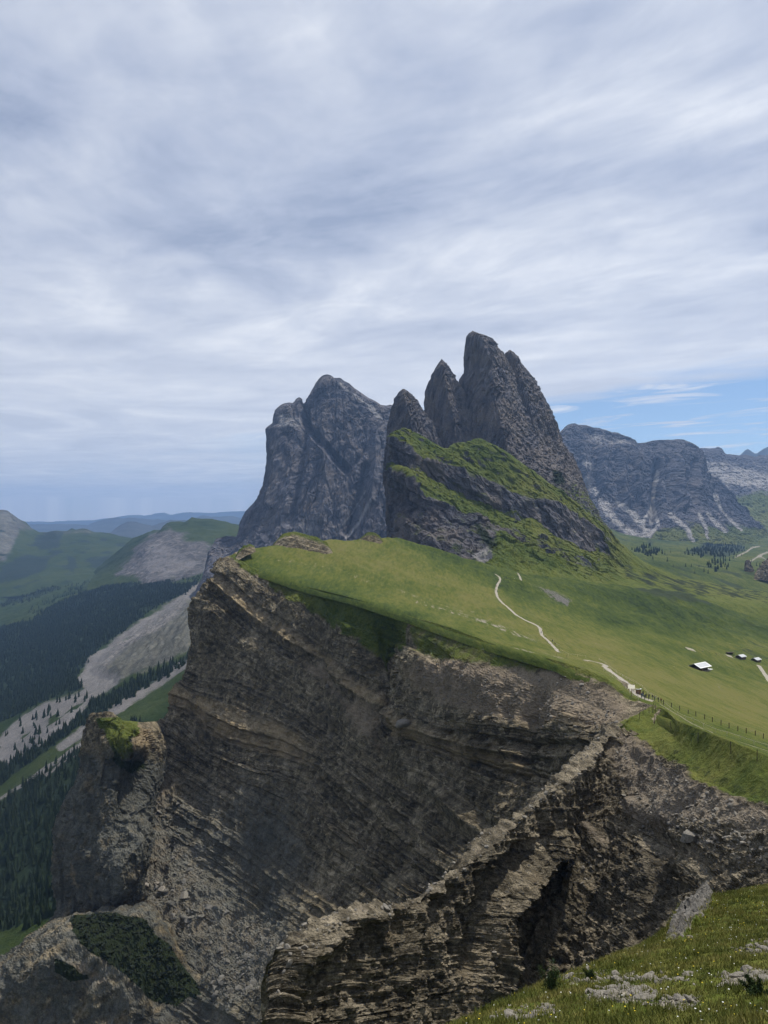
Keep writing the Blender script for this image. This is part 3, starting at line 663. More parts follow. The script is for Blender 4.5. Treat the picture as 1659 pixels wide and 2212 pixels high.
def make_meadow():
    far_k = lambda u_: 1 + .26 * max(0., min(1., (u_ - 1380.) / 290.))
    rows_ = [[(a, b, c * (far_k(a) if i <= 8 else far_k(a) ** .6 if i == 9 else 1.)) for a, b, c in ln] for i, ln in enumerate(MEADOW)]
    A = []
    for ln in rows_:
        p = [np.array(P(*q)) for q in ln]; A.append(resample([p[0] + (-3.0, -2.0, -3.4), p[0] + (-.9, -.6, -.5)] + p, 420))
    A += [A[-1] + np.array([-1.3, -.9, -1.9]), A[-1] + np.array([-1.9, -1.3, -7.0])]
    G = across(np.stack(A), 420, False); G0 = blur(G, 9); ed = np.clip(np.minimum(np.arange(420), 419 - np.arange(420)) / 24., 0, 1); w_ = (ed[:, None] * ed[None])[..., None]; G = G * (1 - w_) + G0 * w_
    u, v = uv_of(G)
    z = .9 * fbm(G * (1, .35, 0) / 26., 4, 101) + .25 * fbm(G * (1, .4, 0) / 5., 3, 105)
    e = np.clip(np.arange(420) / 14., 0, 1)[None]
    qr = np.stack([.88 * G[..., 0] + .47 * G[..., 1], .12 * (-.47 * G[..., 0] + .88 * G[..., 1]), 0 * G[..., 0]], -1)
    z = z + .55 * fbm(qr / 7., 3, 114) + 1.0 * fbm(qr / 24., 2, 118)
    far = sstep(G[..., 1], 500, 900)
    z = z * (1 + 2.2 * far) + 13 * sstep(G[..., 0], 140, 330) * fbm(np.stack([G[..., 0] * .35 + G[..., 1] * .25, G[..., 1] - .55 * G[..., 0], G[..., 0] * 0], -1) / 70., 4, 108)
    G[..., 2] += z * (.03 + .97 * e)
    n = fbm(G / 40., 3, 111); u, v = warp(G, u, v, 5, 30.)
    dry = .9 * pmask(u, v, [(560,1190),(700,1180),(900,1215),(1060,1260),(1090,1320),(1180,1350),(1400,1420),(1659,1500),(1659,1580),(1450,1520),(1280,1430),(1150,1390),(950,1320),(800,1270),(640,1230)], 22)
    lush = pmask(u, v, [(850,1152),(960,1185),(1050,1225),(1200,1250),(1659,1300),(1700,1400),(1500,1375),(1300,1345),(1120,1290),(1000,1240),(900,1200)], 10)
    lush = np.maximum(lush, .9 * np.clip(1 - np.arange(420)[None] / (10 + 18 * (n + .5)), 0, 1))
    scrub = .95 * pmask(u, v, [(1340,1235),(1400,1255),(1520,1268),(1659,1280),(1800,1290),(1800,1320),(1659,1308),(1520,1310),(1420,1290),(1360,1268)], 10)  # shaded side of the right slope, painted in as dark green
    scrub = np.maximum(scrub, .58 * sstep(fbm(qr / 26., 3, 141), .08, .34) * sstep(G[..., 0], 150, 300) * sstep(G[..., 1], 480, 640))  # dark streaks painted in to stand for folds in the slope
    bare = .36 * rib(u, v, [(600,1205),(720,1230),(860,1275),(1000,1320),(1150,1375)], 22) + .3 * rib(u, v, [(900,1300),(1050,1345),(1160,1385)], 9)
    bare = np.maximum(bare, .5 * rib(u, v, [(1090,1398),(1150,1408),(1215,1420)], 7))
    rock = .7 * pmask(u, v, [(1150,1262),(1190,1278),(1240,1300),(1225,1308),(1170,1285)], 8)
    o = grid_obj('meadow', G, M['meadow'], smooth=True, attrs=dict(dry=dry, lush=lush, scrub=scrub, bare=bare, rock=rock))
    tag(o, 'broad olive green alpine meadow tilting away from the cliff edge', 'meadow', kind='structure')
    return o, G
meadow, MEADOW_G = make_meadow()

# ---------- foreground turf slope
def make_front():
    ctl = [(-9,-6,-4),(-3,-6,-2.4),(4,-6,-1.6),(12,-6,-.8),(26,-6,.5),(-8,4,-6.2),(-2,4,-4.6),(4,4,-3.8),(12,4,-3.4),(26,4,-3.0),(-12,10,-11),(44,20,-11),(48,50,-22),(40,5,-3)]
    ctl += [P(*q) for q in [(860,2290,17),(1200,2235,17),(1450,2212,16.5),(1659,2205,16),(2100,2180,15),(960,2238,22),(1230,2165,23),(1480,2118,23.5),(1659,2098,23),(2100,2060,21)]]
    edge = [P(*q) for q in [(760,2310,24),(960,2211,26),(1100,2150,29),(1250,2085,33.5),(1420,2012,39),(1480,1968,44),(1540,1930,49),(1659,1912,54),(1900,1870,58),(2200,1840,60)]]
    ctl += edge
    zf = tps([(x * 20, y * 20) for x, y, z in ctl], [z for x, y, z in ctl], 1e-3)
    gx, gy = np.meshgrid(np.linspace(-14, 46, 440), np.linspace(-7, 72, 500))
    z = zf(gx * 20, gy * 20)
    ep = [(-16, 4)] + [(-7, 17)] + [(x, y) for x, y, _ in edge] + [(80, 66)]
    sdv = seg_dist(gx, gy, ep) * np.where(inside(gx, gy, ep + [(80, -60), (-16, -60)]), -1, 1) + .5 * fbm(np.stack([gx, gy, gx * 0], -1) / 3., 2, 131)
    z = z - .28 * np.clip(sdv + 1.0, 0, None) ** 2 * (sdv < 4) - np.where(sdv >= 4, 7.0 + (sdv - 4) * 2.6, 0)
    G = np.stack([gx, gy, z], -1); u, v = uv_of(G)
    EDGE_D = sdv
    G[..., 2] += .35 * fbm(G / 3.2, 4, 121) + .12 * fbm(G / .7, 3, 125)
    fr = G[..., 1] > 8
    rocky = pmask(u, v, [(1440,2030),(1462,1990),(1490,1950),(1525,1930),(1540,1945),(1525,1975),(1490,2010),(1475,2030)], 6) * fr
    G[..., 2] += rocky * (.1 + .6 * cells(G / .45, 3) + .4 * cells(G / .2, 4))
    stones = np.zeros(u.shape); u, v = warp(G, u, v, 9, 1.5)
    for poly in ([(1190,2120),(1280,2105),(1400,2112),(1480,2118),(1480,2128),(1380,2124),(1260,2122)], [(1260,2150),(1330,2128),(1400,2140),(1420,2160),(1360,2172),(1290,2168)],
                 [(1400,2168),(1470,2150),(1520,2158),(1470,2180)], [(1540,2112),(1600,2094),(1659,2090),(1659,2120),(1590,2126)], [(1020,2208),(1100,2185),(1180,2172),(1210,2180),(1120,2200)], [(1560,2060),(1659,2040),(1720,2040),(1659,2062)]):
        stones = np.maximum(stones, pmask(u, v, poly, 9))
    stones *= fr
    n = fbm(G / 2.2, 3, 128)
    dry = .9 + n
    o = grid_obj('grassy_slope', G, M['front'], smooth=True, attrs=dict(bare=np.maximum(stones * .8, rocky * 1.2), dry=dry * .4, lush=-n * .5, rock=rocky))
    tag(o, 'near turf slope with stony patches below the viewpoint', 'slope', kind='structure')
    return o, G, stones, rocky, EDGE_D
M['front'] = turf_mat('front_turf', .35, (.95, 1.0, .9))
front, FRONT_G, FRONT_STONES, FRONT_ROCK, FRONT_D = make_front()
# ---------- the near massif: leaning towers above grassy rock ledges
def make_massif():
    root = empty('mountain', P(1080, 1200, 1250))
    tag(root, 'sharp leaning rock towers above tilted green ledges', 'mountain', kind='structure')
    org = np.array(root.location)
    T1 = [(714.5,1018,1024,1420),(720,1011,1036,1420),(731,1007,1060,1420),(747,1005,1072,1420),(762,1004,1084,1420),(783,1004,1098,1420),(804,1003,1106,1420),(820,995,1114,1420),(850,982,1128,1420),(900,965,1152,1420),(950,955,1180,1420),(1000,950,1215,1420),(1050,945,1255,1420),(1110,940,1290,1420),(1180,930,1330,1420)]
    T2 = [(756,1098,1105,1445),(762,1092,1114,1445),(778,1089,1125,1445),(801,1086,1135,1445),(825,1082,1156,1445),(861,1078,1177,1445),(892,1074,1192,1445),(929,1070,1208,1445),(960,1066,1218,1445),(1001,1062,1243,1445),(1028,1060,1254,1445),(1080,1060,1275,1445),(1126,1060,1295,1445),(1180,1050,1325,1445)]
    T3 = [(775,952,955,1395),(790,944,970,1395),(804,938,978,1395),(820,932,988,1395),(846,922,1000,1395),(870,918,1010,1395),(900,915,1030,1395),(950,905,1050,1395),(1000,895,1060,1395),(1100,880,1075,1395)]
    T4 = [(840,868,875,1340),(848,860,886,1340),(860,853,896,1340),(876,846,908,1340),(890,842,918,1340),(910,837,932,1340),(950,832,948,1340),(1000,830,960,1340),(1100,832,970,1340),(1180,836,970,1340)]
    for k, (rows, dep, amp, nh, nth) in enumerate([(T1, (1.0, 1.15), 9, 330, 360), (T2, (1.0, 1.1), 8, 300, 300), (T3, (1.0, 1.0), 6.5, 240, 260), (T4, (.9, .9), 6.5, 240, 260)]):
        G = tower(rows, nh, nth, dep, amp, 52., 200 + 31 * k, slant=-.22, square=1.25, fine=(5.5, 8.), zscale=.16)
        u, v = uv_of(G); n = fbm(G / 30., 3, 9 + k)
        tan = .45 + 1.0 * n
        tan = tan + .35 * pmask(u, v, [(1150,960),(1200,950),(1235,1010),(1270,1080),(1220,1080),(1170,1020)], 20)
        Nz = normals(G)[..., 2]
        grass = .75 * sstep(v, 1000, 1080) * sstep(np.abs(Nz), .35, .6)
        scrub = .8 * pmask(u, v, [(1188,1012),(1215,1018),(1228,1045),(1196,1050)], 8)
        o = grid_obj('rock_tower', G - org, M['dolomite'], root, attrs=dict(tan=np.clip(tan, 0, .8), grass=grass, scrub=scrub), wrap=True)
    o = None
    W0 = [(847,939,1080),(875,926,1100),(906,939,1110),(964,970,1120),(990,957,1150),(1036,946,1170),(1088,970,1170),(1135,1007,1170),(1192,1048,1180),(1244,1085,1200),(1296,1132,1220),(1327,1168,1240),(1386,1212,1270),(1458,1243,1300),(1602,1272,1350),(1780,1290,1420)]
    W1 = [(847,947,1075),(880,965,1065),(906,996,1050),(948,1002,1060),(985,1007,1070),(1037,1033,1075),(1078,1054,1080),(1120,1075,1085),(1161,1085,1095),(1203,1090,1120),(1245,1115,1140),(1300,1160,1160),(1340,1195,1180),(1390,1222,1200),(1460,1250,1230),(1602,1278,1280),(1780,1297,1350)]
    W2 = [(847,1000,1072),(870,1015,1060),(890,1025,1042),(930,1035,1050),(985,1060,1058),(1015,1078,1060),(1057,1098,1062),(1099,1112,1066),(1140,1128,1075),(1192,1156,1080),(1245,1186,1095),(1297,1213,1115),(1340,1228,1130),(1390,1242,1150),(1460,1260,1170),(1602,1285,1200),(1780,1304,1290)]
    W3 = [(848,1012,1060),(875,1024,1035),(900,1047,1010),(922,1075,990),(958,1095,988),(995,1116,990),(1035,1125,1000),(1075,1135,1005),(1110,1150,1005),(1150,1165,1010),(1200,1185,1020),(1250,1205,1040),(1300,1226,1065),(1345,1240,1085),(1390,1252,1100),(1460,1268,1110),(1602,1292,1160),(1780,1312,1240)]
    W3b = [(848,1080,1045),(875,1085,1025),(900,1092,1005),(922,1100,985),(958,1110,975),(995,1128,968),(1035,1148,965),(1075,1165,970),(1110,1178,975),(1150,1190,980),(1200,1208,995),(1250,1224,1015),(1300,1238,1040),(1345,1250,1060),(1390,1262,1070),(1460,1276,1080),(1602,1298,1130),(1780,1318,1210)]
    W4 = [(850,1165,1010),(880,1172,970),(920,1182,925),(960,1196,885),(1000,1210,855),(1030,1219,838),(1062,1205,850),(1085,1195,880),(1120,1205,900),(1160,1218,910),(1200,1230,915),(1260,1246,935),(1330,1265,985),(1390,1276,1000),(1460,1286,1020),(1602,1308,1090),(1780,1328,1170)]
    W5 = [(850,1230,1000),(880,1235,950),(920,1240,905),(960,1245,865),(1000,1250,830),(1030,1252,812),(1062,1250,800),(1085,1250,810),(1120,1255,820),(1160,1262,825),(1200,1268,835),(1260,1278,860),(1330,1295,920),(1390,1303,940),(1460,1312,950),(1602,1345,1040),(1780,1370,1110)]
    rows = [W0, W1, W2, W3, W3b, W4, W5]
    full = []
    for r in rows:                               # the block runs back behind its sharp left edge
        r = [tuple(map(float, q)) for q in r]
        full.append([(r[0][0] + 14, r[0][1] + 6, r[0][2] + 260), (r[0][0] + 3, r[0][1] + 2, r[0][2] + 90)] + r)
    back = [(q[0] + 12, q[1] + 25, q[2] + 120) for q in full[0]]
    A = np.stack([resample([P(*q) for q in r], 620, False) for r in [back] + full])
    n_r = [12, 70, 70, 60, 60, 90, 40]; parts = []
    for i in range(len(A) - 1):
        t = np.linspace(0, 1, n_r[i], endpoint=(i == len(A) - 2))[:, None, None]; parts.append(A[i] * (1 - t) + A[i + 1] * t)
    G = np.concatenate(parts, 0)
    G = blur(G, 2); N = normals(G); u, v = uv_of(G)
    q = G * (1, 1, .4); q[..., 0] += .5 * G[..., 2]
    d = 9 * (fbm(q / 45., 4, 301, ridged=True) - .3) + 6 * (cells(q / 16., 302) - .5) + 2.6 * (cells(q / 6., 303) - .5) + 7 * fbm(G / 28., 4, 305) + 3 * fbm(G / 8., 3, 308)
    # tilted beds give more small steps: stratigraphic height dips to the right
    sb = G[..., 2] + .62 * G[..., 0] - .1 * G[..., 1] + 10 * fbm(G / 60., 2, 310)
    d += 9 * (bed_table(-900, 900, 9, 26, 33, step=.5, soft=5)(sb) - .4)
    top = np.clip(np.arange(G.shape[0]) / 30., .2, 1)[:, None]
    led = np.concatenate([np.full(k, x) for k, x in zip(n_r, (.6, .8, 1., .8, 1., 1., .6))])[:, None]; led = blur(led * np.ones((1, 620)), 3)
    G = G + N * (d * led * top * (.35 + .65 * sstep(v, 1262, 1215)) * (1 - .72 * sstep(u, 1290, 1380)))[..., None]
    N2 = normals(blur(G, 1)); nz = np.abs(N2[..., 2])
    n = fbm(G / 22., 4, 321)
    grass = sstep(nz + .28 * n, .34, .62)
    base = np.concatenate([np.full(k, x) for k, x in zip(n_r, (.6, .95, .12, .95, .2, .1, .9))])[:, None] * np.ones((1, 620))
    r5 = sum(n_r[:4]); rr_ = sstep(u, 1060, 1120); base[r5:r5 + n_r[4]] = np.maximum(base[r5:r5 + n_r[4]], .45 * rr_[r5:r5 + n_r[4]])
    base = blur(base, 3)
    right = sstep(u, 1040, 1090)
    base[sum(n_r[:5]):] = np.maximum(base[sum(n_r[:5]):], right[sum(n_r[:5]):] * 1.0)
    grass = np.clip(.55 * base + .75 * grass * np.maximum(base, .35) + .42 * n, 0, 1)
    grass = np.where(u < 846, 0, grass)
    fl = sstep(u + 60 * n + .35 * (v - 1180), 1250, 1340); grass = np.maximum(grass, fl * .95)
    u, v = uv_of(G)
    pale = .9 * pmask(u, v, [(1020,1200),(1055,1180),(1085,1195),(1072,1215),(1040,1222)], 6)
    scrub = .7 * pmask(u, v, [(1018,1120),(1050,1140),(1082,1180),(1060,1192),(1035,1165)], 8)
    scrub = np.maximum(scrub, (.5 + .9 * n) * pmask(u, v, [(1335,1205),(1420,1232),(1520,1252),(1620,1266),(1800,1285),(1800,1312),(1620,1300),(1500,1292),(1400,1276),(1350,1250)], 12))  # shade on the right flank, put into the colour
    tan = np.clip(.3 + 1.2 * fbm(G * (1, 1, .3) / 35., 3, 331), 0, .7)
    o = grid_obj('grassy_ledges', G - org, M['dolomite'], root, attrs=dict(grass=grass, tan=tan, scree=pale, scrub=scrub, strat=sb, bedded=.6 * (1 - grass)))
    o['label'] = 'tilted green ledges broken by grey rock steps'
    return G
WEDGE_G = make_massif()

def wall_mountain(name, label, top, bases, n, amp, freq, mat, seed, back=(120, 700), zs=.17, slant=-.12, fine=None, ribs=(), maskf=None, cat='mountain', smooth=False):
    """a mountain from its skyline: the near face falls row by row, the far side drops away behind"""
    bk = [(u, v + back[0], Y + back[1]) for u, v, Y in top]
    lines = [resample([P(*q) for q in r], n[0], False) for r in [bk, top] + bases]
    A = np.stack(lines); out = []
    cnt = [max(6, n[1] // 14)] + [n[1] // (len(A) - 2)] * (len(A) - 2)
    for i in range(len(A) - 1):
        t = np.linspace(0, 1, cnt[i], endpoint=(i == len(A) - 2))[:, None, None]; out.append(A[i] * (1 - t) + A[i + 1] * t)
    G = np.concatenate(out, 0)
    G[cnt[0] + 3:] = blur(G, 2)[cnt[0] + 3:]
    N = normals(blur(G, 6)); N[..., 2] *= .35
    q = G.copy(); q[..., 0] += slant * q[..., 2]; q *= (1, 1, zs)
    d = amp * (.75 * fbm(q / freq, 5, seed, ridged=True) + .6 * fbm(G / (freq * 2.0), 3, seed + 7))
    if zs < .5: d = d - d.mean() + amp * (.28 * (cells(q / (freq * .4), seed) - .5) + .16 * (cells(q / (freq * .17), seed + 2) - .5) + .42 * fbm(q / (freq * .22), 3, seed + 30, ridged=True) + .2 * fbm(q / (freq * .075), 2, seed + 33, ridged=True))
    if zs < .5: d = d - amp * .25 * sstep(1 - 2 * np.abs(perlin(q * (1, 1, .45) / (freq * .45), seed + 60)), .82, .97) - amp * .14 * sstep(1 - 2 * np.abs(perlin(q * (1, 1, .45) / (freq * .2), seed + 61)), .80, .97)
    for pl, w_, a_ in ribs: d = d + a_ * rib(*uv_of(G), pl, w_)
    r = np.abs(np.arange(G.shape[0]) - cnt[0])
    G = G + N * (d * np.clip(.12 + r / 22., 0, 1)[:, None])[..., None]
    G[..., 2] += amp * .22 * fbm(G / (freq * .35), 3, seed + 15) * np.exp(-r / 6.)[:, None]
    u, v = uv_of(G)
    attrs = maskf(G, u, v) if maskf else {}
    o = grid_obj(name, G, mat, attrs=attrs, smooth=smooth)
    tag(o, label, cat, kind='structure')
    return G

# ---------- the big blocky mountain behind
def sr_mask(G, u, v):
    n = fbm(G / 90., 3, 3); m = fbm(G * (1, 1, .3) / 40., 3, 5)
    scree = .75 * pmask(u, v, [(594,890),(650,905),(652,925),(600,925)], 8) + .7 * rib(u, v, [(735,830),(760,850),(800,880),(828,905)], 9) + .7 * rib(u, v, [(800,880),(815,900)], 8)
    scree = scree + .8 * rib(u, v, [(748,1160),(775,1130),(800,1080)], 7) + .6 * rib(u, v, [(715,1160),(760,1110),(790,1060)], 5) + .4 * pmask(u, v, [(610,1120),(680,1110),(690,1150),(620,1160)], 14)
    return dict(tan=np.clip(.25 + 1.1 * n, 0, .55), scree=np.clip(scree + .25 * m, 0, 1), strat=G[..., 2] - .3 * G[..., 0] + 12 * n, bedded=np.full(u.shape, .5))
SRT = [(420,1290),(432,1266),(443,1236),(449,1190),(468,1164),(490,1158),(512,1160),(520,1130),(530,1106),(553,1080),(574,1046),(583,1005),(589,970),(591,930),(592,905),(594,887),(604,877),(613,872),(624,869),(634,870),(640,862),(646,858),(652,862),(655,872),(660,868),(672,846),(683,827),(690,818),(698,812),(706,809),(714,810),(722,816),(735,817),(745,825),(756,830),(766,840),(776,846),(797,861),(810,866),(823,874),(834,876),(844,874),(860,890),(900,930),(960,980)]
SRT = [(u, v, 2500 + (u - 420) * 3.0 if u < 520 else 2800) for u, v in SRT]
SRM1 = [(415,1300,2440),(450,1240,2480),(500,1195,2560),(540,1140,2640),(575,1090,2660),(600,1010,2660),(620,960,2670),(660,930,2680),(700,900,2700),(740,900,2700),(780,920,2690),(830,940,2680),(900,980,2660),(960,1020,2650)]
SRM2 = [(410,1310,2400),(440,1280,2420),(480,1240,2480),(530,1180,2540),(580,1130,2560),(620,1080,2560),(670,1060,2560),(710,1050,2580),(750,1050,2570),(800,1060,2560),(860,1070,2540),(960,1090,2520)]
SRB = [(400,1330,2350),(440,1320,2370),(480,1300,2400),(530,1250,2440),(580,1220,2450),(640,1210,2450),(700,1210,2450),(760,1210,2450),(860,1210,2440),(960,1210,2430)]
wall_mountain('mountain', 'broad blocky grey mountain behind the leaning towers', SRT, [SRM1, SRM2, SRB], (520, 390), 25, 150., M['dolomite'], 401, back=(60, 500), maskf=sr_mask, ribs=[([(656,874),(660,915),(690,950),(720,985),(750,1015)], 12, -45), ([(660,900),(655,980),(640,1060),(625,1130)], 14, -30), ([(700,960),(705,1040),(690,1120)], 16, 30), ([(600,930),(606,1010),(590,1090)], 14, 25), ([(790,1010),(770,1080),(748,1150)], 12, -35), ([(810,910),(812,1000),(805,1080)], 12, 30)])

# ---------- massif on the far right
def rm_mask(G, u, v):
    n = fbm(G / 160., 3, 3)
    sc = np.zeros(u.shape); u, v = warp(G, u, v, 4, 150.)
    for pl, w in ([[(1300,1085),(1325,1120),(1360,1150),(1395,1165)], 12], [[(1335,1085),(1370,1115),(1400,1155)], 9], [[(1420,1020),(1414,1060),(1412,1100),(1405,1130)], 7], [[(1408,1100),(1385,1130),(1395,1165)], 6], [[(1415,1105),(1420,1130),(1400,1165)], 6],
                  [[(1448,1112),(1480,1140),(1498,1168)], 8], [[(1508,1110),(1525,1145),(1530,1160)], 6], [[(1530,1110),(1548,1130),(1568,1148)], 7], [[(1545,1070),(1565,1110),(1600,1145)], 6], [[(1268,1040),(1285,1065)], 10], [[(1260,1000),(1280,1012)], 8]):
        sc = np.maximum(sc, .95 * rib(u, v, pl, w, .6))
    sc = np.maximum(sc, .65 * pmask(u, v, [(1280,935),(1340,945),(1372,962),(1330,962),(1270,955)], 9))
    grass = .85 * sstep(v + 30 * n, 1120, 1160) * sstep(u, 1400, 1460) + .6 * sstep(v, 1135, 1160)
    return dict(scree=sc, grass=np.clip(grass * (1 - sc), 0, 1), tan=np.clip(.15 + n, 0, .4), strat=G[..., 2], bedded=np.full(u.shape, .5))
def sky_(pts, Y): return [(u, v, Y) for u, v in pts]
RMT = sky_([(1130,1040),(1180,970),(1213,931),(1220,922),(1227,917),(1242,915),(1250,917),(1263,918),(1285,924),(1307,929),(1322,933),(1335,935),(1350,941),(1361,947),(1371,957),(1385,956),(1400,954),(1420,951),(1443,949),(1460,949),(1476,950),(1487,954),(1497,958),(1508,966),(1520,1000),(1535,1025),(1552,1032),(1575,1062),(1590,1085),(1620,1120),(1670,1150)], 4500)
RM1 = [(1130,1060,4350),(1200,970,4300),(1240,960,4300),(1300,965,4280),(1340,975,4260),(1380,982,4240),(1430,978,4240),(1480,990,4250),(1510,1015,4300),(1530,1045,4350),(1560,1070,4400),(1600,1110,4400),(1670,1155,4450)]
RM2 = [(1130,1120,4100),(1200,1085,4000),(1260,1080,3980),(1320,1080,3960),(1380,1095,3930),(1430,1090,3930),(1480,1095,3960),(1520,1095,4020),(1550,1105,4080),(1580,1125,4150),(1620,1145,4200),(1680,1170,4250)]
RMB = [(1130,1190,3700),(1220,1180,3600),(1300,1175,3550),(1400,1175,3500),(1480,1178,3500),(1560,1180,3550),(1640,1185,3650),(1700,1190,3700)]
wall_mountain('mountain', 'pale grey flat-topped massif with scree fans on the far right', RMT, [RM1, RM2, RMB], (430, 330), 50, 210., M['dolomite_far'], 431, back=(60, 900), maskf=rm_mask, ribs=[([(1420,1000),(1414,1060),(1410,1120)], 12, -110), ([(1345,985),(1342,1040),(1350,1090)], 14, 70), ([(1380,990),(1375,1060)], 14, 60), ([(1460,985),(1462,1060),(1470,1100)], 13, 80), ([(1300,975),(1300,1050)], 14, 70), ([(1440,1000),(1440,1080)], 7, -60), ([(1495,1000),(1500,1080)], 10, -70), ([(1260,960),(1265,1040)], 12, 60)])
def rw_mask(G, u, v):
    n = fbm(G / 200., 3, 8)
    return dict(scree=np.clip(.75 * pmask(u, v, [(1500,1005),(1560,1000),(1660,1015),(1900,1010),(1900,1060),(1660,1060),(1560,1050)], 16) + .5 * n, 0, 1), grass=.9 * sstep(v + 40 * n, 1052, 1085), tan=np.zeros(u.shape) + .1)
RWT = sky_([(1440,975),(1490,968),(1515,967),(1530,970),(1544,969),(1550,966),(1555,968),(1560,970),(1564,976),(1566,981),(1580,982),(1595,983),(1610,983),(1623,985),(1634,986),(1641,983),(1650,984),(1659,983),(1720,970),(1800,990),(2000,975)], 5600)
wall_mountain('mountain', 'distant pale scree wall beyond the flat-topped massif', RWT, [sky_([(1440,1010),(1560,1005),(1660,1015),(2000,1010)], 5300), sky_([(1440,1075),(1560,1065),(1660,1062),(2000,1060)], 4950),
     [(1440,1200,4300),(1560,1190,4250),(1660,1178,4200),(2000,1175,4200)]], (200, 150), 55, 210., M['dolomite_far'], 461, back=(60, 900), maskf=rw_mask)

# ---------- rolling pasture between meadow and far massif
def make_valley_right():
    rows = [[(1040,1290,880),(1200,1310,880),(1300,1325,920),(1400,1340,1010),(1500,1352,1140),(1659,1365,1330),(1900,1375,1530),(2150,1378,1700)],
            [(1040,1255,980),(1200,1258,1000),(1300,1264,1090),(1400,1274,1230),(1500,1280,1400),(1659,1285,1640),(1900,1275,1800),(2150,1274,1950)],
            [(1040,1235,1100),(1200,1222,1150),(1300,1225,1250),(1400,1232,1450),(1500,1238,1650),(1659,1240,1900),(1900,1238,2200),(2150,1238,2400)],
            [(1100,1215,1500),(1220,1196,1600),(1320,1196,1800),(1400,1200,2050),(1500,1196,2300),(1600,1204,2600),(1659,1207,2700),(1900,1204,3000),(2150,1200,3200)],
            [(1150,1190,2400),(1250,1165,2500),(1340,1172,2700),(1420,1178,2900),(1500,1182,3100),(1580,1188,3300),(1659,1184,3500),(1900,1180,3900),(2150,1180,4100)],
            [(1150,1170,3400),(1250,1135,3300),(1300,1140,3400),(1360,1160,3600),(1420,1168,3700),(1500,1172,3800),(1580,1176,4000),(1659,1165,4200),(1900,1160,4600),(2150,1160,4800)],
            [(1150,1185,3900),(1250,1180,3900),(1360,1190,4000),(1500,1195,4100),(1659,1190,4500),(1900,1185,5000),(2150,1185,5200)]]
    G = loft(rows, 330, 330); u, v = uv_of(G)
    G[..., 2] += (3 + G[..., 1] / 260.) * fbm(G / 160., 5, 501) + (1.0 + G[..., 1] / 900.) * fbm(G / 30., 3, 505)
    u, v = uv_of(G); n = fbm(G / 120., 4, 511)
    scrub = np.clip(sstep(n, .12, .36) * .7 + .3 * pmask(u, v, [(1340,1232),(1400,1250),(1520,1262),(1659,1270),(1900,1280),(1900,1325),(1659,1312),(1500,1300),(1420,1282)], 14), 0, 1)  # random scrub, plus the right slope's shaded side painted dark
    scrub = np.maximum(scrub, .9 * pmask(u, v, [(1470,1195),(1520,1175),(1600,1170),(1612,1190),(1560,1205)], 8))
    bare = .95 * rib(u, v, [(1590,1203),(1612,1192),(1625,1183),(1640,1180)], 4) + .95 * rib(u, v, [(1618,1215),(1645,1198),(1665,1190)], 4.5) + .9 * rib(u, v, [(1640,1200),(1659,1212)], 4)
    lush = .4 + n
    o = grid_obj('valley', G, M['valley_turf'], smooth=True, attrs=dict(scrub=scrub, bare=bare, lush=lush * .6, dry=-n * .3, rock=sstep(-n, .28, .5) * .5))
    tag(o, 'rolling green pasture with dark scrub below the far massif', 'valley', kind='structure')
    return o, G
valley_r, VR_G = make_valley_right()

# ---------- left: far hills, then the wooded valley
def h1_mask(G, u, v):
    n = fbm(G / 220., 4, 2); u, v = warp(G, u, v, 6, 200.)
    scrub = .8 * sstep(fbm(G / 130., 4, 12), .10, .30)
    for pl in ([(0,1225),(60,1195),(105,1200),(120,1190),(100,1225),(60,1250),(0,1262)], [(70,1160),(110,1145),(140,1150),(125,1185),(85,1190)], [(145,1195),(165,1210),(160,1240),(148,1235)], [(195,1210),(245,1195),(240,1215),(200,1230)]):
        scrub = np.maximum(scrub, .9 * pmask(u, v, pl, 7))
    rock = .9 * pmask(u, v, [(-300,1060),(0,1090),(35,1112),(72,1142),(40,1140),(30,1175),(10,1210),(-300,1210)], 12) + .5 * pmask(u, v, [(90,1146),(200,1142),(205,1152),(90,1158)], 6)
    return dict(grass=np.clip(1 - rock, 0, 1), scrub=scrub, shale=.9 * rock, scree=.9 * rib(u, v, [(52,1228),(65,1212)], 5))
H1T = [(-420,1090,6000),(-250,1060,6000),(-80,1085,6000),(0,1102,6000),(10,1103,6000),(18,1105,6000),(32,1116,6000),(40,1121,6000),(54,1127,6000),(68,1143,6000),(83,1150,6000),(101,1150,6000),(112,1146,6000),(122,1145,6000),(135,1148,6000),(144,1148,6000),(155,1141,6000),(163,1145,6000),(175,1142,6000),(187,1142,6000),(202,1148,6000),(234,1152,6000),(263,1159,6000),(288,1162,6000),(320,1175,6000),(380,1190,6000)]
wall_mountain('hill', 'far green hills with a rocky peak at the left edge', H1T, [sky_([(-420,1130),(-80,1140),(0,1150),(60,1175),(120,1178),(200,1180),(290,1190),(380,1205)], 5500),
    [(-420,1200,5000),(-80,1200,5000),(0,1210,5000),(100,1220,5000),(200,1222,5000),(290,1228,5000),(380,1235,5000)], [(-420,1300,4500),(-80,1300,4400),(0,1295,4300),(100,1285,4200),(200,1278,4200),(290,1270,4200),(380,1270,4200)]],
    (260, 190), 60, 330., M['hill'], 521, back=(40, 1500), maskf=h1_mask, zs=.7, cat='hill', smooth=True)
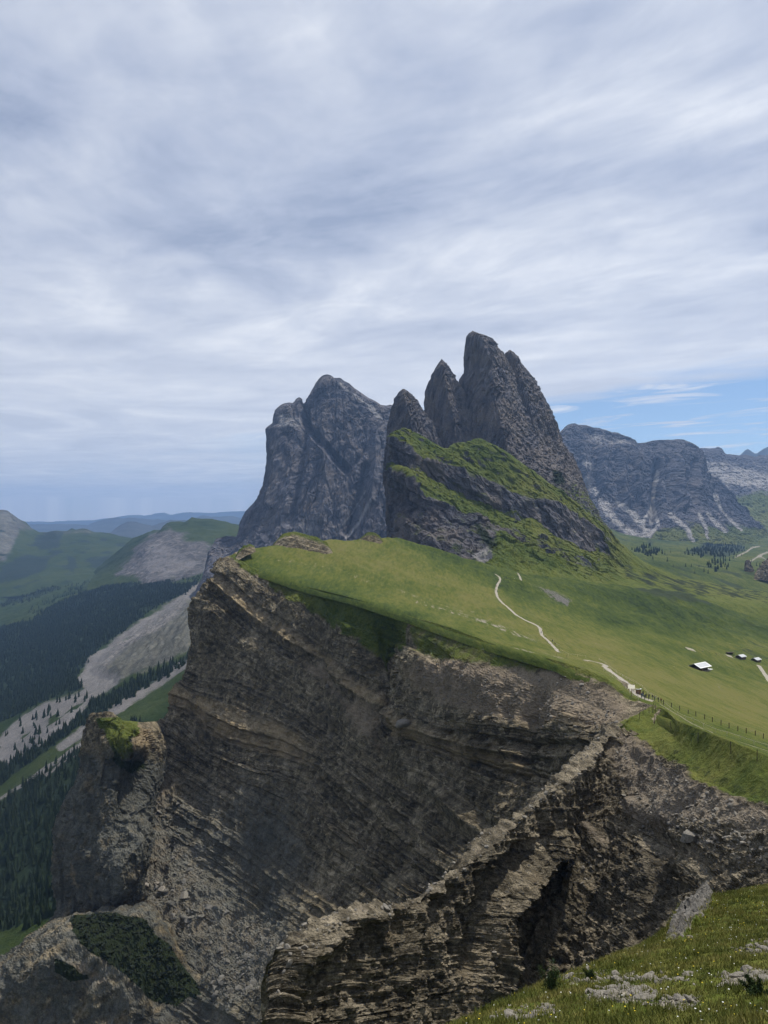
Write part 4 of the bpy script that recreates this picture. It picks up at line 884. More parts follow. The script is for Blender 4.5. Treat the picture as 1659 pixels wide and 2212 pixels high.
def h2_mask(G, u, v):
    n = fbm(G / 120., 4, 6); u, v = warp(G, u, v, 8, 130.)
    rock = pmask(u, v, [(250,1235),(290,1190),(330,1150),(362,1140),(400,1160),(445,1170),(470,1200),(440,1240),(330,1262)], 14)
    scree = .85 * pmask(u, v, [(310,1225),(330,1180),(350,1165),(362,1190),(380,1200),(410,1200),(425,1232),(380,1242),(330,1245)], 14)
    return dict(grass=np.clip(1 - 1.0 * rock + .35 * n, 0, 1), scree=np.clip(scree + .9 * n * rock, 0, 1), scrub=.5 * sstep(n, .2, .4) * rock)
H2T = sky_([(215,1225),(250,1195),(288,1163),(306,1156),(318,1150),(331,1145),(345,1144),(356,1143),(360,1130),(366,1128),(374,1126),(400,1127),(407,1122),(414,1117),(425,1120),(436,1121),(448,1119),(457,1120),(470,1124),(486,1127),(500,1131),(518,1134),(560,1140),(640,1150)], 4300)
wall_mountain('hill', 'grey eroded hillside with a green top beside the blocky mountain', H2T, [[(205,1245,4050),(260,1215,3950),(320,1175,3900),(370,1155,3900),(440,1150,3900),(520,1160,3900),(640,1170,3900)],
    [(195,1260,3700),(260,1245,3600),(330,1235,3500),(400,1230,3400),(470,1225,3350),(640,1220,3300)], [(180,1300,3400),(260,1300,3250),(330,1290,3100),(400,1285,3000),(470,1285,2900),(640,1280,2850)]],
    (230, 190), 38, 190., M['hill'], 541, back=(40, 900), maskf=h2_mask, zs=.6, cat='hill', smooth=True)

SCREE1 = [(440,1252),(400,1285),(335,1318),(255,1378),(195,1425),(165,1470),(188,1488),(100,1518),(50,1545),(0,1592),(-120,1660),(-120,1720),(0,1648),(60,1625),(108,1592),(150,1560),(198,1514),(260,1480),(300,1455),(370,1428),(400,1395),(425,1350),(440,1300)]
FOREST = [[(-300,1400),(0,1356),(72,1338),(108,1312),(194,1273),(252,1237),(306,1251),(371,1244),(385,1232),(432,1230),(440,1250),(400,1282),(335,1314),(252,1374),(194,1420),(160,1468),(184,1487),(97,1514),(47,1541),(0,1560),(-300,1640)],
          [(-300,1780),(0,1655),(108,1598),(152,1566),(198,1519),(262,1484),(299,1460),(396,1424),(420,1400),(430,1420),(392,1444),(252,1528),(162,1578),(108,1616),(0,1698),(-300,1840)],
          [(-300,1870),(0,1730),(60,1692),(110,1655),(205,1592),(300,1560),(330,1600),(260,1750),(200,1900),(150,1968),(90,1992),(0,2012),(-300,2100)]]
def make_valley_left():
    rows = [[(-420,1300,5000),(0,1278,4700),(150,1262,4400),(300,1262,3700),(430,1250,3300),(560,1260,3000)],
            [(-420,1350,3900),(0,1330,3600),(100,1305,3500),(250,1276,3300),(430,1270,2900),(560,1275,2700)],
            [(-420,1430,2900),(0,1400,2700),(150,1370,2600),(300,1315,2600),(420,1290,2550),(560,1285,2500)],
            [(-420,1540,2150),(0,1500,2000),(150,1450,2000),(270,1400,2050),(380,1330,2200),(450,1300,2250),(560,1305,2250)],
            [(-420,1670,1650),(0,1600,1500),(120,1530,1500),(230,1470,1560),(330,1400,1650),(420,1330,1750),(560,1330,1850)],
            [(-420,1770,1350),(0,1690,1230),(120,1610,1230),(240,1530,1280),(340,1470,1350),(420,1400,1450),(560,1375,1550)],
            [(-420,1880,1080),(0,1790,1000),(120,1690,1020),(230,1610,1060),(340,1540,1120),(430,1470,1200),(560,1440,1300)],
            [(-420,2020,870),(0,1930,800),(140,1830,820),(240,1720,870),(360,1640,930),(450,1560,1000),(560,1520,1080)],
            [(-420,2150,700),(0,2050,640),(140,1960,660),(260,1850,700),(380,1760,750),(470,1680,800),(560,1640,860)],
            [(-420,2330,560),(0,2200,520),(150,2120,530),(280,2000,560),(400,1900,600),(480,1800,660),(560,1750,720)]]
    G = loft(rows, 400, 420); u, v = uv_of(G)
    sc1 = pmask(u, v, SCREE1, 6)
    h = (G[..., 1] / 90.) * fbm(G / 170., 4, 551) + 2.5 * fbm(G / 24., 3, 555)
    rav = pmask(u, v, [(400,1290),(330,1345),(250,1395),(205,1450),(260,1475),(330,1440),(400,1400),(430,1330)], 10)
    h += rav * (15 * fbm(G * (1, .22, 0) / 40., 4, 557, ridged=True) + 4 * fbm(G * (1, .3, 0) / 13., 3, 559, ridged=True))
    G[..., 2] += h
    u, v = uv_of(G)
    n = fbm(G / 60., 4, 561); u, v = warp(G, u, v, 6, 70.)
    forest = np.zeros(u.shape)
    for pl in FOREST: forest = np.maximum(forest, pmask(u, v, pl, 5))
    str2 = [(400,1436),(330,1482),(250,1535),(175,1585),(130,1615)]; str3 = [(205,1590),(140,1630),(95,1665),(50,1695),(0,1722),(-60,1760)]
    sc = np.maximum(sc1, .95 * rib(u, v, str2, 12, .5)); sc = np.maximum(sc, .95 * rib(u, v, str3, 6, .5))
    sc = np.maximum(sc, .9 * rib(u, v, [(200,1620),(150,1640),(100,1672)], 3.5, .5))
    rock = rav * .8; sc = sc * (1 - .55 * rav)
    tongue = .8 * sstep(n, .05, .3) * pmask(u, v, [(-100,1700),(0,1600),(100,1545),(190,1500),(200,1512),(100,1590),(0,1645),(-100,1720)], 8)
    shale = (.85 + .5 * n) * pmask(u, v, [(445,1258),(425,1268),(392,1316),(340,1362),(262,1404),(222,1445),(262,1464),(330,1442),(410,1405),(440,1330)], 8)
    grass = np.clip(1 - np.maximum(sc, rock) - forest * .3 + tongue, 0, 1)
    scrub = np.clip(np.maximum(forest * .9, .8 * pmask(u, v, [(410,1405),(430,1400),(380,1450),(250,1525),(240,1515),(330,1460)], 8)) * (1 - .9 * sc), 0, 1)
    scrub = np.maximum(scrub, .85 * rib(u, v, [(0,1302),(60,1288),(110,1268),(150,1252),(175,1246)], 9))
    o = grid_obj('valley', G, M['valley'], smooth=True, attrs=dict(grass=grass, scree=sc, scrub=scrub, strat=G[..., 2], shale=shale))
    tag(o, 'deep wooded valley with pale scree streams below the cliffs', 'valley', kind='structure')
    return o, G
valley_l, VL_G = make_valley_left()

# ---------- blue ridges on the horizon
def far_ridge(label, pts, Y, amp, seed):
    pts = [(u, v, Y) for u, v in pts]
    b = [(u, 1175, Y * .86) for u, v, _ in pts]
    m = [(u, v + (1160 - v) * .45, Y * .95) for u, v, _ in pts]
    wall_mountain('mountain', label, pts, [m, b], (300, 40), amp, Y * .028, M['far'], seed, back=(20, Y * .12), zs=1.0, cat='mountain', smooth=True)
far_ridge('nearer dark blue dome hill on the left horizon', [(150,1170),(205,1165),(240,1150),(250,1141),(262,1133),(275,1127),(295,1127),(310,1133),(330,1136),(350,1128),(370,1124),(400,1124),(450,1130),(520,1140),(600,1150),(760,1160)], 9500, 45, 601)
far_ridge('blue mountain ridge in the middle of the left horizon', [(-400,1140),(0,1139),(68,1133),(130,1132),(190,1134),(215,1124),(235,1120),(256,1117),(262,1121),(280,1118),(300,1120),(330,1122),(400,1124),(420,1119),(440,1112),(455,1117),(480,1115),(505,1115),(540,1124),(700,1130),(1000,1135)], 14000, 70, 621)
far_ridge('palest blue ridge farthest away on the left horizon', [(-400,1128),(100,1127),(200,1124),(270,1114),(290,1112),(310,1114),(340,1109),(352,1107),(370,1112),(390,1108),(410,1106),(430,1107),(460,1108),(500,1105),(530,1104),(620,1108),(800,1112),(1000,1115)], 21000, 110, 641)
far_ridge('pointed blue peaks above the scree wall at the right edge', [(1480,1020),(1560,1000),(1598,984),(1604,978),(1610,973),(1616,970),(1622,974),(1630,980),(1636,979),(1644,973),(1652,968),(1662,964),(1700,975),(1760,960),(1850,985),(2000,990)], 9000, 60, 661)

# ---------- small outcrops standing in the meadow crest
def outcrop(label, top, mid, bot, seed, amp=2.2, grass_top=True, name='rock_outcrop'):
    bk = [(u, v + 10, Y + 25) for u, v, Y in top]
    A = np.stack([resample([P(*q) for q in r], 150, True) for r in (bk, top, mid, bot)])
    out = []
    for i, c in enumerate((14, 40, 40)):
        t = np.linspace(0, 1, c, endpoint=i == 2)[:, None, None]; out.append(A[i] * (1 - t) + A[i + 1] * t)
    G = np.concatenate(out); N = normals(G)
    e = np.sin(np.linspace(0, np.pi, 150))[None] ** .6
    G = G + N * (e * (amp * fbm(G * (1, 1, .5) / 9., 4, seed, ridged=True) + .8 * fbm(G / 2.5, 3, seed + 4)))[..., None]
    g = np.concatenate([np.full(14, 1.), np.linspace(1.0, .1, 40), np.full(40, .1)])[:, None] * np.ones((1, 150)) if grass_top else np.zeros(G.shape[:2])
    g = g + .25 * fbm(G / 6., 3, seed + 8)
    o = grid_obj(name, G, M['cliff'], attrs=dict(grass=g, strat=G[..., 2] + .3 * G[..., 0], bedded=np.ones(G.shape[:2])))
    tag(o, label, 'rock', kind='structure')
outcrop('dark rock scarp with a grass cap rising from the meadow crest', [(590,1176,728),(604,1162,731),(618,1153,734),(640,1152,737),(662,1158,737),(685,1164,733),(703,1172,727),(718,1190,718)],
        [(590,1180,722),(604,1170,720),(620,1164,718),(645,1166,718),(668,1174,716),(688,1180,715),(704,1184,714),(718,1193,713)], [(588,1190,716),(604,1186,712),(625,1190,710),(650,1196,708),(672,1200,706),(692,1200,706),(708,1198,707),(722,1198,708)], 701)
outcrop('small dark rock knob on the skyline of the meadow', [(772,1166,788),(784,1160,789),(795,1152,790),(810,1154,790),(822,1162,787),(830,1172,783)], [(772,1170,784),(784,1166,782),(797,1162,781),(812,1165,780),(822,1170,780),(830,1175,780)],
        [(772,1176,780),(784,1174,778),(800,1174,776),(814,1176,775),(824,1177,775),(831,1178,776)], 711, 1.4)
outcrop('low dark rock ledge at the far tip of the meadow', [(508,1204,645),(516,1192,650),(526,1182,656),(540,1177,660),(550,1180,658)], [(509,1206,640),(518,1198,642),(530,1190,646),(544,1186,650),(551,1185,650)], [(510,1212,636),(520,1208,636),(532,1202,638),(546,1196,642),(553,1192,644)], 721, 1.2)
# two dark crags standing in the pasture at the right edge
outcrop('small dark crag in the pasture near the right edge', [(1610,1092+130,1900),(1612,1215,1902),(1615,1212,1903),(1620,1222,1902),(1630,1238,1898)], [(1608,1232,1890),(1612,1226,1888),(1616,1226,1886),(1622,1232,1886),(1632,1240,1886)], [(1606,1246,1880),(1612,1246,1876),(1618,1247,1874),(1625,1247,1874),(1634,1246,1876)], 731, 6, False)
outcrop('larger dark crag at the right edge of the pasture', [(1630,1240,1800),(1640,1228,1805),(1652,1215,1810),(1662,1208,1812),(1690,1202,1812),(1720,1215,1808),(1750,1245,1800)], [(1630,1243,1790),(1642,1238,1788),(1654,1232,1786),(1666,1230,1784),(1695,1228,1784),(1722,1236,1786),(1752,1248,1790)], [(1628,1252,1780),(1642,1254,1776),(1655,1256,1772),(1668,1256,1770),(1698,1256,1770),(1726,1256,1772),(1755,1256,1780)], 741, 7, False)

# ---------- the air
def make_haze():
    x0, x1, y0, y1, z0, z1 = -32000, 32000, -12000, 24500, -521.5, 1000
    V = [(x, y, z) for z in (z0, z1) for y in (y0, y1) for x in (x0, x1)]
    F = [(2, 3, 1, 0), (5, 7, 6, 4), (1, 5, 4, 0), (6, 7, 3, 2), (4, 6, 2, 0), (3, 7, 5, 1)]
    m = bpy.data.materials.new('haze_air'); m.use_nodes = True; t = NT(m.node_tree)
    vol = t.n('ShaderNodeVolumePrincipled', {'Color': (.34, .57, 1.0), 'Density': HAZE, 'Anisotropy': .35})
    t.L.new(vol.outputs[0], t.n('ShaderNodeOutputMaterial').inputs[1])
    o = mesh_obj('haze', V, F, m); tag(o, 'thin blue summer haze filling the air', 'haze', kind='stuff')
HAZE = 5.4e-5
make_haze()
# ------------------------------------------------------------------ placing things on the ground
bpy.context.view_layer.update()
def hit(ob, u, v, mx=5000):
    d = Vector(((u - 829.5) / 1659., 1.0, (HZ - v) / 1659.)).normalized()
    ok, loc, nor, _ = ob.ray_cast(Vector((0, 0, 0)), d, distance=mx)
    return (loc.copy(), nor.copy()) if ok else (None, None)
def drop(ob, x, y, z=600):
    ok, loc, nor, _ = ob.ray_cast(Vector((x, y, z)), Vector((0, 0, -1)))
    return loc.z if ok else None

def ico(sub=1):
    import bmesh
    bm = bmesh.new(); bmesh.ops.create_icosphere(bm, subdivisions=sub, radius=1.0)
    V = np.array([v.co for v in bm.verts]); F = np.array([[v.index for v in f.verts] for f in bm.faces]); bm.free()
    return V, F
ICO1, ICO2, ICO3 = ico(1), ico(2), ico(3)

def rock_shape(seed, sub=2, flat=1.0, sharp=.35):
    """angular block: a ball cut by random planes and roughened"""
    r = np.random.RandomState(seed); V, F = (ICO1, ICO2, ICO3)[sub - 1]; V = V.copy()
    for _ in range(9):
        n = r.normal(size=3); n /= np.linalg.norm(n); dd = r.uniform(.45, .8); k = V @ n
        V = V - n * np.maximum(k - dd, 0)[:, None]
    V = V * (1 + sharp * .35 * perlin(V * 1.7 + seed)[:, None])
    V = V * (1, r.uniform(.65, 1), r.uniform(.5, .8) * flat)
    return V, F
def euler_m(r, tilt=.5):
    a, b, c = r.uniform(0, 6.28), r.normal() * tilt, r.normal() * tilt
    Rz = np.array([[math.cos(a), -math.sin(a), 0], [math.sin(a), math.cos(a), 0], [0, 0, 1]])
    Rx = np.array([[1, 0, 0], [0, math.cos(b), -math.sin(b)], [0, math.sin(b), math.cos(b)]])
    Ry = np.array([[math.cos(c), 0, math.sin(c)], [0, 1, 0], [-math.sin(c), 0, math.cos(c)]])
    return Rz @ Rx @ Ry

def scatter_mass(name, label, cat, pts, sizes, shapes, mat, seed, tilt=.5, sink=.25):
    """many pieces nobody could count, one object"""
    r = np.random.RandomState(seed); VV, FF, n0 = [], [], 0
    for p, s in zip(pts, sizes):
        V, F = shapes[r.randint(len(shapes))]
        VV.append((V @ euler_m(r, tilt).T) * s + p + (0, 0, s * (.5 - sink))); FF.append(F + n0); n0 += len(V)
    o = mesh_obj(name, np.concatenate(VV), np.concatenate(FF), mat); tag(o, label, cat, kind='stuff'); return o

def pick(G, w, n, seed):
    """n random points on a grid surface, weighted by w and area"""
    r = np.random.RandomState(seed)
    a = np.linalg.norm(np.cross(G[1:, :-1] - G[:-1, :-1], G[:-1, 1:] - G[:-1, :-1]), axis=2) * w[:-1, :-1]
    a = a.ravel() / a.sum(); k = r.choice(len(a), n, p=a); i, j = np.divmod(k, G.shape[1] - 1); s, t = r.rand(2, n, 1)
    return (G[i, j] * (1 - s) + G[i + 1, j] * s) * (1 - t) + (G[i, j + 1] * (1 - s) + G[i + 1, j + 1] * s) * t

M['stone'] = plain_mat('pale_limestone', (.095, .087, .071), (.225, .205, .172), 3.0, bump=.03)
M['boulder'] = plain_mat('grey_boulder', (.12, .11, .095), (.27, .245, .205), .8, bump=.15)
M['shale_stone'] = plain_mat('dark_shale_block', (.06, .058, .05), (.175, .163, .14), .8, bump=.15)  # block colour darkened to go with the painted shade of the gully foot
M['gravel'] = plain_mat('trail_gravel', (.20, .18, .145), (.34, .31, .255), 1.5, bump=.03)
M['earth'] = plain_mat('trodden_earth', (.12, .11, .07), (.22, .20, .14), 1.5)
M['needle'] = plain_mat('conifer_needles', (.005, .012, .006), (.026, .042, .017), .12)
M['needle_near'] = plain_mat('dwarf_pine_needles', (.018, .032, .012), (.05, .08, .022), 4.0)
M['scrub_needle'] = plain_mat('dark_scrub_needles', (.005, .008, .004), (.016, .022, .009), .4)
M['bark'] = plain_mat('conifer_bark', (.05, .04, .03), (.10, .08, .06), 2.0)
M['wood_dark'] = plain_mat('weathered_dark_timber', (.035, .027, .020), (.085, .065, .048), 2.0, stretch=(.3, .3, 3), bump=.02)
M['wood_brown'] = plain_mat('brown_timber', (.13, .075, .04), (.23, .14, .075), 2.0, stretch=(3, 3, .3), bump=.02)
M['wood_pale'] = plain_mat('pale_timber', (.34, .30, .22), (.48, .43, .33), 2.0)
M['roof_pale'] = plain_mat('pale_roof_boards', (.36, .37, .38), (.52, .53, .54), 1.2, stretch=(4, .6, 1), bump=.02)
M['roof_edge'] = plain_mat('white_roof_edge', (.62, .62, .61), (.74, .74, .72), 1.0)
M['white'] = plain_mat('white_paint', (.66, .66, .64), (.78, .78, .76), 1.0)
M['cream'] = plain_mat('cream_board', (.60, .55, .42), (.72, .67, .52), 1.5)
M['wire'] = plain_mat('wire', (.10, .09, .08), (.18, .16, .14), 1.0)
M['glass'] = plain_mat('window_glass', (.02, .022, .026), (.035, .04, .045), 1.0, rough=.15, spec=.5)

# ------------------------------------------------------------------ trails
def trail(label, pts, width, ob, lift=.10, mat='gravel'):
    P3 = [hit(ob, u, v)[0] for u, v in pts]; P3 = [p for p in P3 if p]
    X = resample(P3, max(8, int(sum((b - a).length for a, b in zip(P3[:-1], P3[1:])) / 1.2)), True)
    d = np.gradient(X[:, :2], axis=0); d /= np.linalg.norm(d, axis=1)[:, None] + 1e-9; sde = np.stack([-d[:, 1], d[:, 0]], 1)
    w = width * (.5 + .16 * np.array([perlin(np.array([[i * .13, 3.3, width]]))[0] for i in range(len(X))]))
    rows = []
    for k in range(7):
        f = (k - 3) / 3.; row = []
        for i in range(len(X)):
            x, y = X[i, :2] + sde[i] * w[i] * f; z = drop(ob, x, y)
            row.append((x, y, (z if z is not None else X[i, 2]) + (lift if abs(f) < .9 else lift - .12)))
        rows.append(row)
    o = grid_obj('path', np.array(rows), M[mat], smooth=True); tag(o, label, 'path', kind='structure'); return o
trail('pale gravel trail climbing the meadow towards the rock notch', [(1207,1409),(1195,1396),(1187,1387),(1172,1374),(1168,1364),(1162,1353),(1140,1342),(1119,1331),(1107,1321),(1095,1310),(1085,1302),(1077,1293),(1073,1284),(1072,1273),(1075,1262),(1080,1253),(1077,1245),(1069,1240)], 2.1, meadow)
trail('pale gravel trail along the cliff lip to the lookout', [(1263,1427),(1278,1428),(1293,1432),(1306,1441),(1320,1451),(1338,1464),(1355,1476),(1366,1490),(1380,1503),(1398,1511),(1412,1515)], 2.6, meadow)
trail('narrow worn trail running beside the fence to the right', [(1425,1520),(1445,1533),(1468,1546),(1490,1560),(1515,1573),(1545,1586),(1580,1598),(1620,1610),(1670,1626)], .5, meadow, .03, mat='earth')
trail('small side path on the slope above the trail', [(1112,1229),(1118,1238),(1123,1246),(1127,1254)], 1.8, meadow)
trail('short gravel drive below the small huts', [(1638,1437),(1645,1446),(1652,1456),(1664,1474)], 3.6, meadow)
trail('bare earth pad in the grass behind the big hut', [(1482,1400),(1490,1402),(1500,1405)], 5.0, meadow, .12)

# ------------------------------------------------------------------ generic solids
def box(cx, cy, cz, sx, sy, sz):
    V = np.array([(x, y, z) for z in (-.5, .5) for y in (-.5, .5) for x in (-.5, .5)]) * (sx, sy, sz) + (cx, cy, cz)
    return V, np.array([(0, 2, 3, 1), (4, 5, 7, 6), (0, 1, 5, 4), (2, 6, 7, 3), (0, 4, 6, 2), (1, 3, 7, 5)])
def join(parts):
    VV, FF, n = [], [], 0
    for V, F in parts: VV.append(V); FF.append(F + n); n += len(V)
    return np.concatenate(VV), np.concatenate(FF)
def bar(a, b, r, n=5):
    a, b = np.array(a, float), np.array(b, float); d = b - a; L = np.linalg.norm(d); d /= L
    s = np.cross(d, (0, 0, 1) if abs(d[2]) < .9 else (1, 0, 0)); s /= np.linalg.norm(s); t = np.cross(d, s)
    an = np.linspace(0, 2 * np.pi, n, endpoint=False); ring = np.cos(an)[:, None] * s + np.sin(an)[:, None] * t
    V = np.concatenate([a + ring * r, b + ring * r]); i = np.arange(n); j = (i + 1) % n
    return V, np.stack([i, j, j + n, i + n], 1)
def solid(name, parts, mat, parent=None, smooth=False):
    V, F = join(parts) if isinstance(parts, list) else parts
    return mesh_obj(name, V, F, mat, parent, smooth)

# ------------------------------------------------------------------ huts
def hut(name, label, u, v, L, W, H, rz, porch=False, roof_h=.42, snow_edge=True, chimney=False, group=None):
    p, _ = hit(meadow, u, v)
    r = empty(name, (p.x, p.y, p.z - .25), rz); tag(r, label, 'hut', group)
    hw, hl = W / 2, L / 2; rise = hw * roof_h * 1.1
    wl = L if not porch else L * .74
    x0 = -hl; x1 = x0 + wl
    walls = [box((x0 + x1) / 2, -hw, H / 2, wl, .2, H), box((x0 + x1) / 2, hw, H / 2, wl, .2, H), box(x0, 0, H / 2, .2, W - .2, H), box(x1, 0, H / 2, .2, W - .2, H)]
    for x in (x0, x1):
        V = np.array([(x - .1, -hw, H), (x - .1, hw, H), (x - .1, 0, H + rise), (x + .1, -hw, H), (x + .1, hw, H), (x + .1, 0, H + rise)])
        F = np.array([(0, 2, 1, 1), (3, 4, 5, 5), (0, 1, 4, 3), (1, 2, 5, 4), (2, 0, 3, 5)]); walls.append((V, F))
    w_ = solid('wall', walls, M['wood_dark'], r)
    # log courses on the long front wall
    for k in range(int(H / .32)):
        solid('log', bar((x0 - .25, -hw - .1, .18 + k * .32), (x1 + .12, -hw - .1, .18 + k * .32), .15, 6), M['wood_dark'], w_)
    ov = .75
    for s in (-1, 1):
        e0 = np.array([0, 0, H + rise + .14]); sl = np.array([0, s * (hw + ov), H - ov * roof_h * 1.1 + .14])
        def slab(xa, xb, ta, tb, lift, th):
            a, b = e0 + (sl - e0) * ta, e0 + (sl - e0) * tb; n = np.cross(sl - e0, (1, 0, 0)); n = n / np.linalg.norm(n) * (1 if n[2] > 0 else -1)
            n = n if n[2] > 0 else -n
            q = [np.array([xa, *a[1:]]), np.array([xb, *a[1:]]), np.array([xb, *b[1:]]), np.array([xa, *b[1:]])]
            V = np.array([c + n * lift for c in q] + [c + n * (lift + th) for c in q])
            return V, np.array([(0, 1, 2, 3), (4, 7, 6, 5), (0, 4, 5, 1), (1, 5, 6, 2), (2, 6, 7, 3), (3, 7, 4, 0)])
        rf = solid('roof', slab(-hl - ov, hl + ov, .0, 1, 0, .12), M['roof_pale'], r)
        if snow_edge:
            solid('roof_edge', [slab(-hl - ov - .02, hl + ov + .02, .84, 1.01, .123, .04), slab(-hl - ov - .02, hl + ov + .02, 0, .12, .123, .04),
                                slab(-hl - ov - .02, -hl - ov + .9, .12, .84, .123, .04), slab(hl + ov - .9, hl + ov + .02, .12, .84, .123, .04)], M['roof_edge'], rf)
    d_ = solid('door', box(x0 + wl * .3, -hw - .27, 1.0, .95, .06, 1.9), M['wood_brown'], r)
    solid('handle', box(x0 + wl * .3 + .35, -hw - .32, 1.0, .08, .05, .16), M['wire'], d_)
    for fx in (.58, .8):
        wn = solid('window', box(x0 + wl * fx, -hw - .27, 1.45, .8, .05, .75), M['glass'], r)
        solid('frame', [box(x0 + wl * fx, -hw - .29, 1.86, .95, .08, .09), box(x0 + wl * fx, -hw - .29, 1.04, .95, .08, .09), box(x0 + wl * fx - .44, -hw - .29, 1.45, .09, .08, .73), box(x0 + wl * fx + .44, -hw - .29, 1.45, .09, .08, .73)], M['wood_brown'], wn)
    if porch:
        solid('porch_deck', box((x1 + hl) / 2 + .5, -.5, .42, hl - x1 + 1.4, W + 1.6, .16), M['white'], r)
        for yy in (-hw + .1, hw - .1): solid('porch_post', bar((hl - .2, yy, .3), (hl - .2, yy, H + .1), .13, 6), M['wood_dark'], r)
        solid('porch_beam', box((x1 + hl) / 2, -hw + .1, H + .06, hl - x1, .18, .2), M['wood_dark'], r)
        solid('foundation', box(-.2, 0, -.25, L + 1.0, W + .6, .9), M['boulder'], r)
    else:
        solid('foundation', box(0, 0, -.25, L + .3, W + .3, .8), M['boulder'], r)
    if chimney: solid('chimney', box(-hl * .3, hw * .4, H + rise + .2, .5, .5, 1.1), M['boulder'], r)
    return r
hut('hut', 'largest wooden hut with pale bordered roof and white porch in the meadow', 1511, 1446, 10.5, 7.2, 2.3, R(36), porch=True)
hut('hut', 'small dark hut with pale roof beyond the big hut', 1600, 1422, 5.6, 4.6, 1.9, R(34), snow_edge=False)
hut('hut', 'small hut with chimney at the head of the gravel drive', 1633, 1428, 5.4, 4.4, 1.7, R(34), snow_edge=False, chimney=True)

def shelter():
    p, _ = hit(meadow, 1577, 1414)
    r = empty('lean_to', (p.x, p.y, p.z - .2), R(10)); tag(r, 'dark open lean-to on a stony patch left of the small huts', 'shelter')
    solid('roof', box(0, 0, 2.0, 6.4, 2.4, .22), M['wood_dark'], r)
    for x in (-2.9, 2.9):
        for y in (-.9, .9): solid('post', bar((x, y, -.2), (x, y, 1.95), .13, 6), M['wood_dark'], r)
    solid('back_wall', box(0, .95, 1.0, 5.6, .1, 1.6), M['wood_dark'], r)
shelter()
trail('pale stony patch in front of the dark lean-to', [(1572,1415),(1577,1418),(1582,1421)], 6.0, meadow, .12)

# ------------------------------------------------------------------ lookout on the trail
def lookout():
    p, _ = hit(meadow, 1379, 1500)
    r = empty('lookout_wall', (p.x, p.y + .8, p.z - .2), R(20)); tag(r, 'curved brown timber lookout wall with a white rim on the trail', 'lookout')
    an = np.linspace(R(200), R(340), 15)
    for a, b in zip(an[:-1], an[1:]):
        m_ = (a + b) / 2
        V, F = box(0, 0, .95, .27, .1, 1.9); c, s = math.cos(m_ + math.pi / 2), math.sin(m_ + math.pi / 2)
        V = np.stack([V[:, 0] * c - V[:, 1] * s + 1.05 * math.cos(m_), V[:, 0] * s + V[:, 1] * c + 1.05 * math.sin(m_), V[:, 2]], 1)
        solid('plank', (V, F), M['wood_brown'], r)
    rim = [np.array([(rr * math.cos(a), rr * math.sin(a), z) for a in an]) for rr, z in ((.93, 1.92), (1.2, 1.92), (1.2, 2.05), (.93, 2.05))]
    G = np.stack(rim + [rim[0]]); grid_obj('rim', G, M['white'], r)
    p, _ = hit(meadow, 1364, 1494)
    b = empty('information_board', (p.x, p.y, p.z - .1), R(-12)); tag(b, 'cream slanted information board on two posts at the lookout', 'information board')
    V, F = box(0, 0, 0, 2.3, 1.5, .08); t = R(48); V = np.stack([V[:, 0], V[:, 1] * math.cos(t) - V[:, 2] * math.sin(t), V[:, 1] * math.sin(t) + V[:, 2] * math.cos(t) + 1.75], 1)
    solid('panel', (V, F), M['cream'], b)
    for x in (-.9, .9): solid('post', bar((x, .2, -.2), (x, .2, 1.75), .07, 6), M['wood_brown'], b)
    for (u, v, lab) in ((1364.5, 1504, 'brown wooden sign post in front of the information board'),):
        q, _ = hit(meadow, u, v)
        if q is None: q, _ = hit(spur, u, v)
        s = empty('sign_post', q); tag(s, lab, 'sign post'); solid('pole', bar((0, 0, -.3), (0, 0, 2.4), .09, 6), M['wood_brown'], s)
        for z, a in ((2.15, .3), (1.85, -.4)):
            V, F = box(.35, 0, z, .8, .05, .2); V = np.stack([V[:, 0] * math.cos(a), V[:, 0] * math.sin(a) + V[:, 1], V[:, 2]], 1); solid('arrow_board', (V, F), M['wood_pale'], s)
lookout()

# ------------------------------------------------------------------ fences
def fence(label, bases, hgt, rad, mat, rails, ob, rail_r=.018, rail_mat='wire', lean=.03):
    P3 = []
    for u, v in bases:
        q = None
        for o in ob:
            q, _ = hit(o, u, v)
            if q is not None: break
        if q is not None: P3.append(np.array(q))
    r = empty('fence', P3[0]); tag(r, label, 'fence'); og = P3[0]; rr = np.random.RandomState(len(bases)); tops = []
    for q in P3:
        t = q + (rr.normal() * lean * hgt, rr.normal() * lean * hgt, hgt * rr.uniform(.92, 1.08)); tops.append(t)
        solid('post', bar(q - og - (0, 0, .3), t - og, rad, 6), M[mat], r)
    for f in rails:
        for (a, ta), (b, tb) in zip(zip(P3[:-1], tops[:-1]), zip(P3[1:], tops[1:])):
            if np.linalg.norm(a - b) < 30:
                s, e = a + (ta - a) * f - og, b + (tb - b) * f - og; m_ = (s + e) / 2 - (0, 0, .04)
                solid('rail', [bar(s, m_, rail_r, 4), bar(m_, e, rail_r, 4)], M[rail_mat], r)
    return r
c5 = lambda pts: [(1294 + .22 * x, 1380 + .22 * y) for x, y in pts]
fence('row of dark timber posts with wire beside the trail', c5([(632,645),(712,672),(793,704),(874,737),(952,762),(1036,790),(1112,818),(1197,848),(1277,878),(1363,905),(1445,928),(1535,950),(1612,980),(1680,1006)]), 1.45, .11, 'wood_dark', (.55, .9), [meadow])
fence('low pale rope fence on the outer side of the narrow trail', c5([(640,650),(690,690),(770,752),(850,790),(930,815),(1025,862),(1140,915),(1260,950),(1390,995),(1520,1040),(1659,1075)]), 1.0, .05, 'wood_pale', (.92,), [meadow, spur], .03, 'wood_pale')
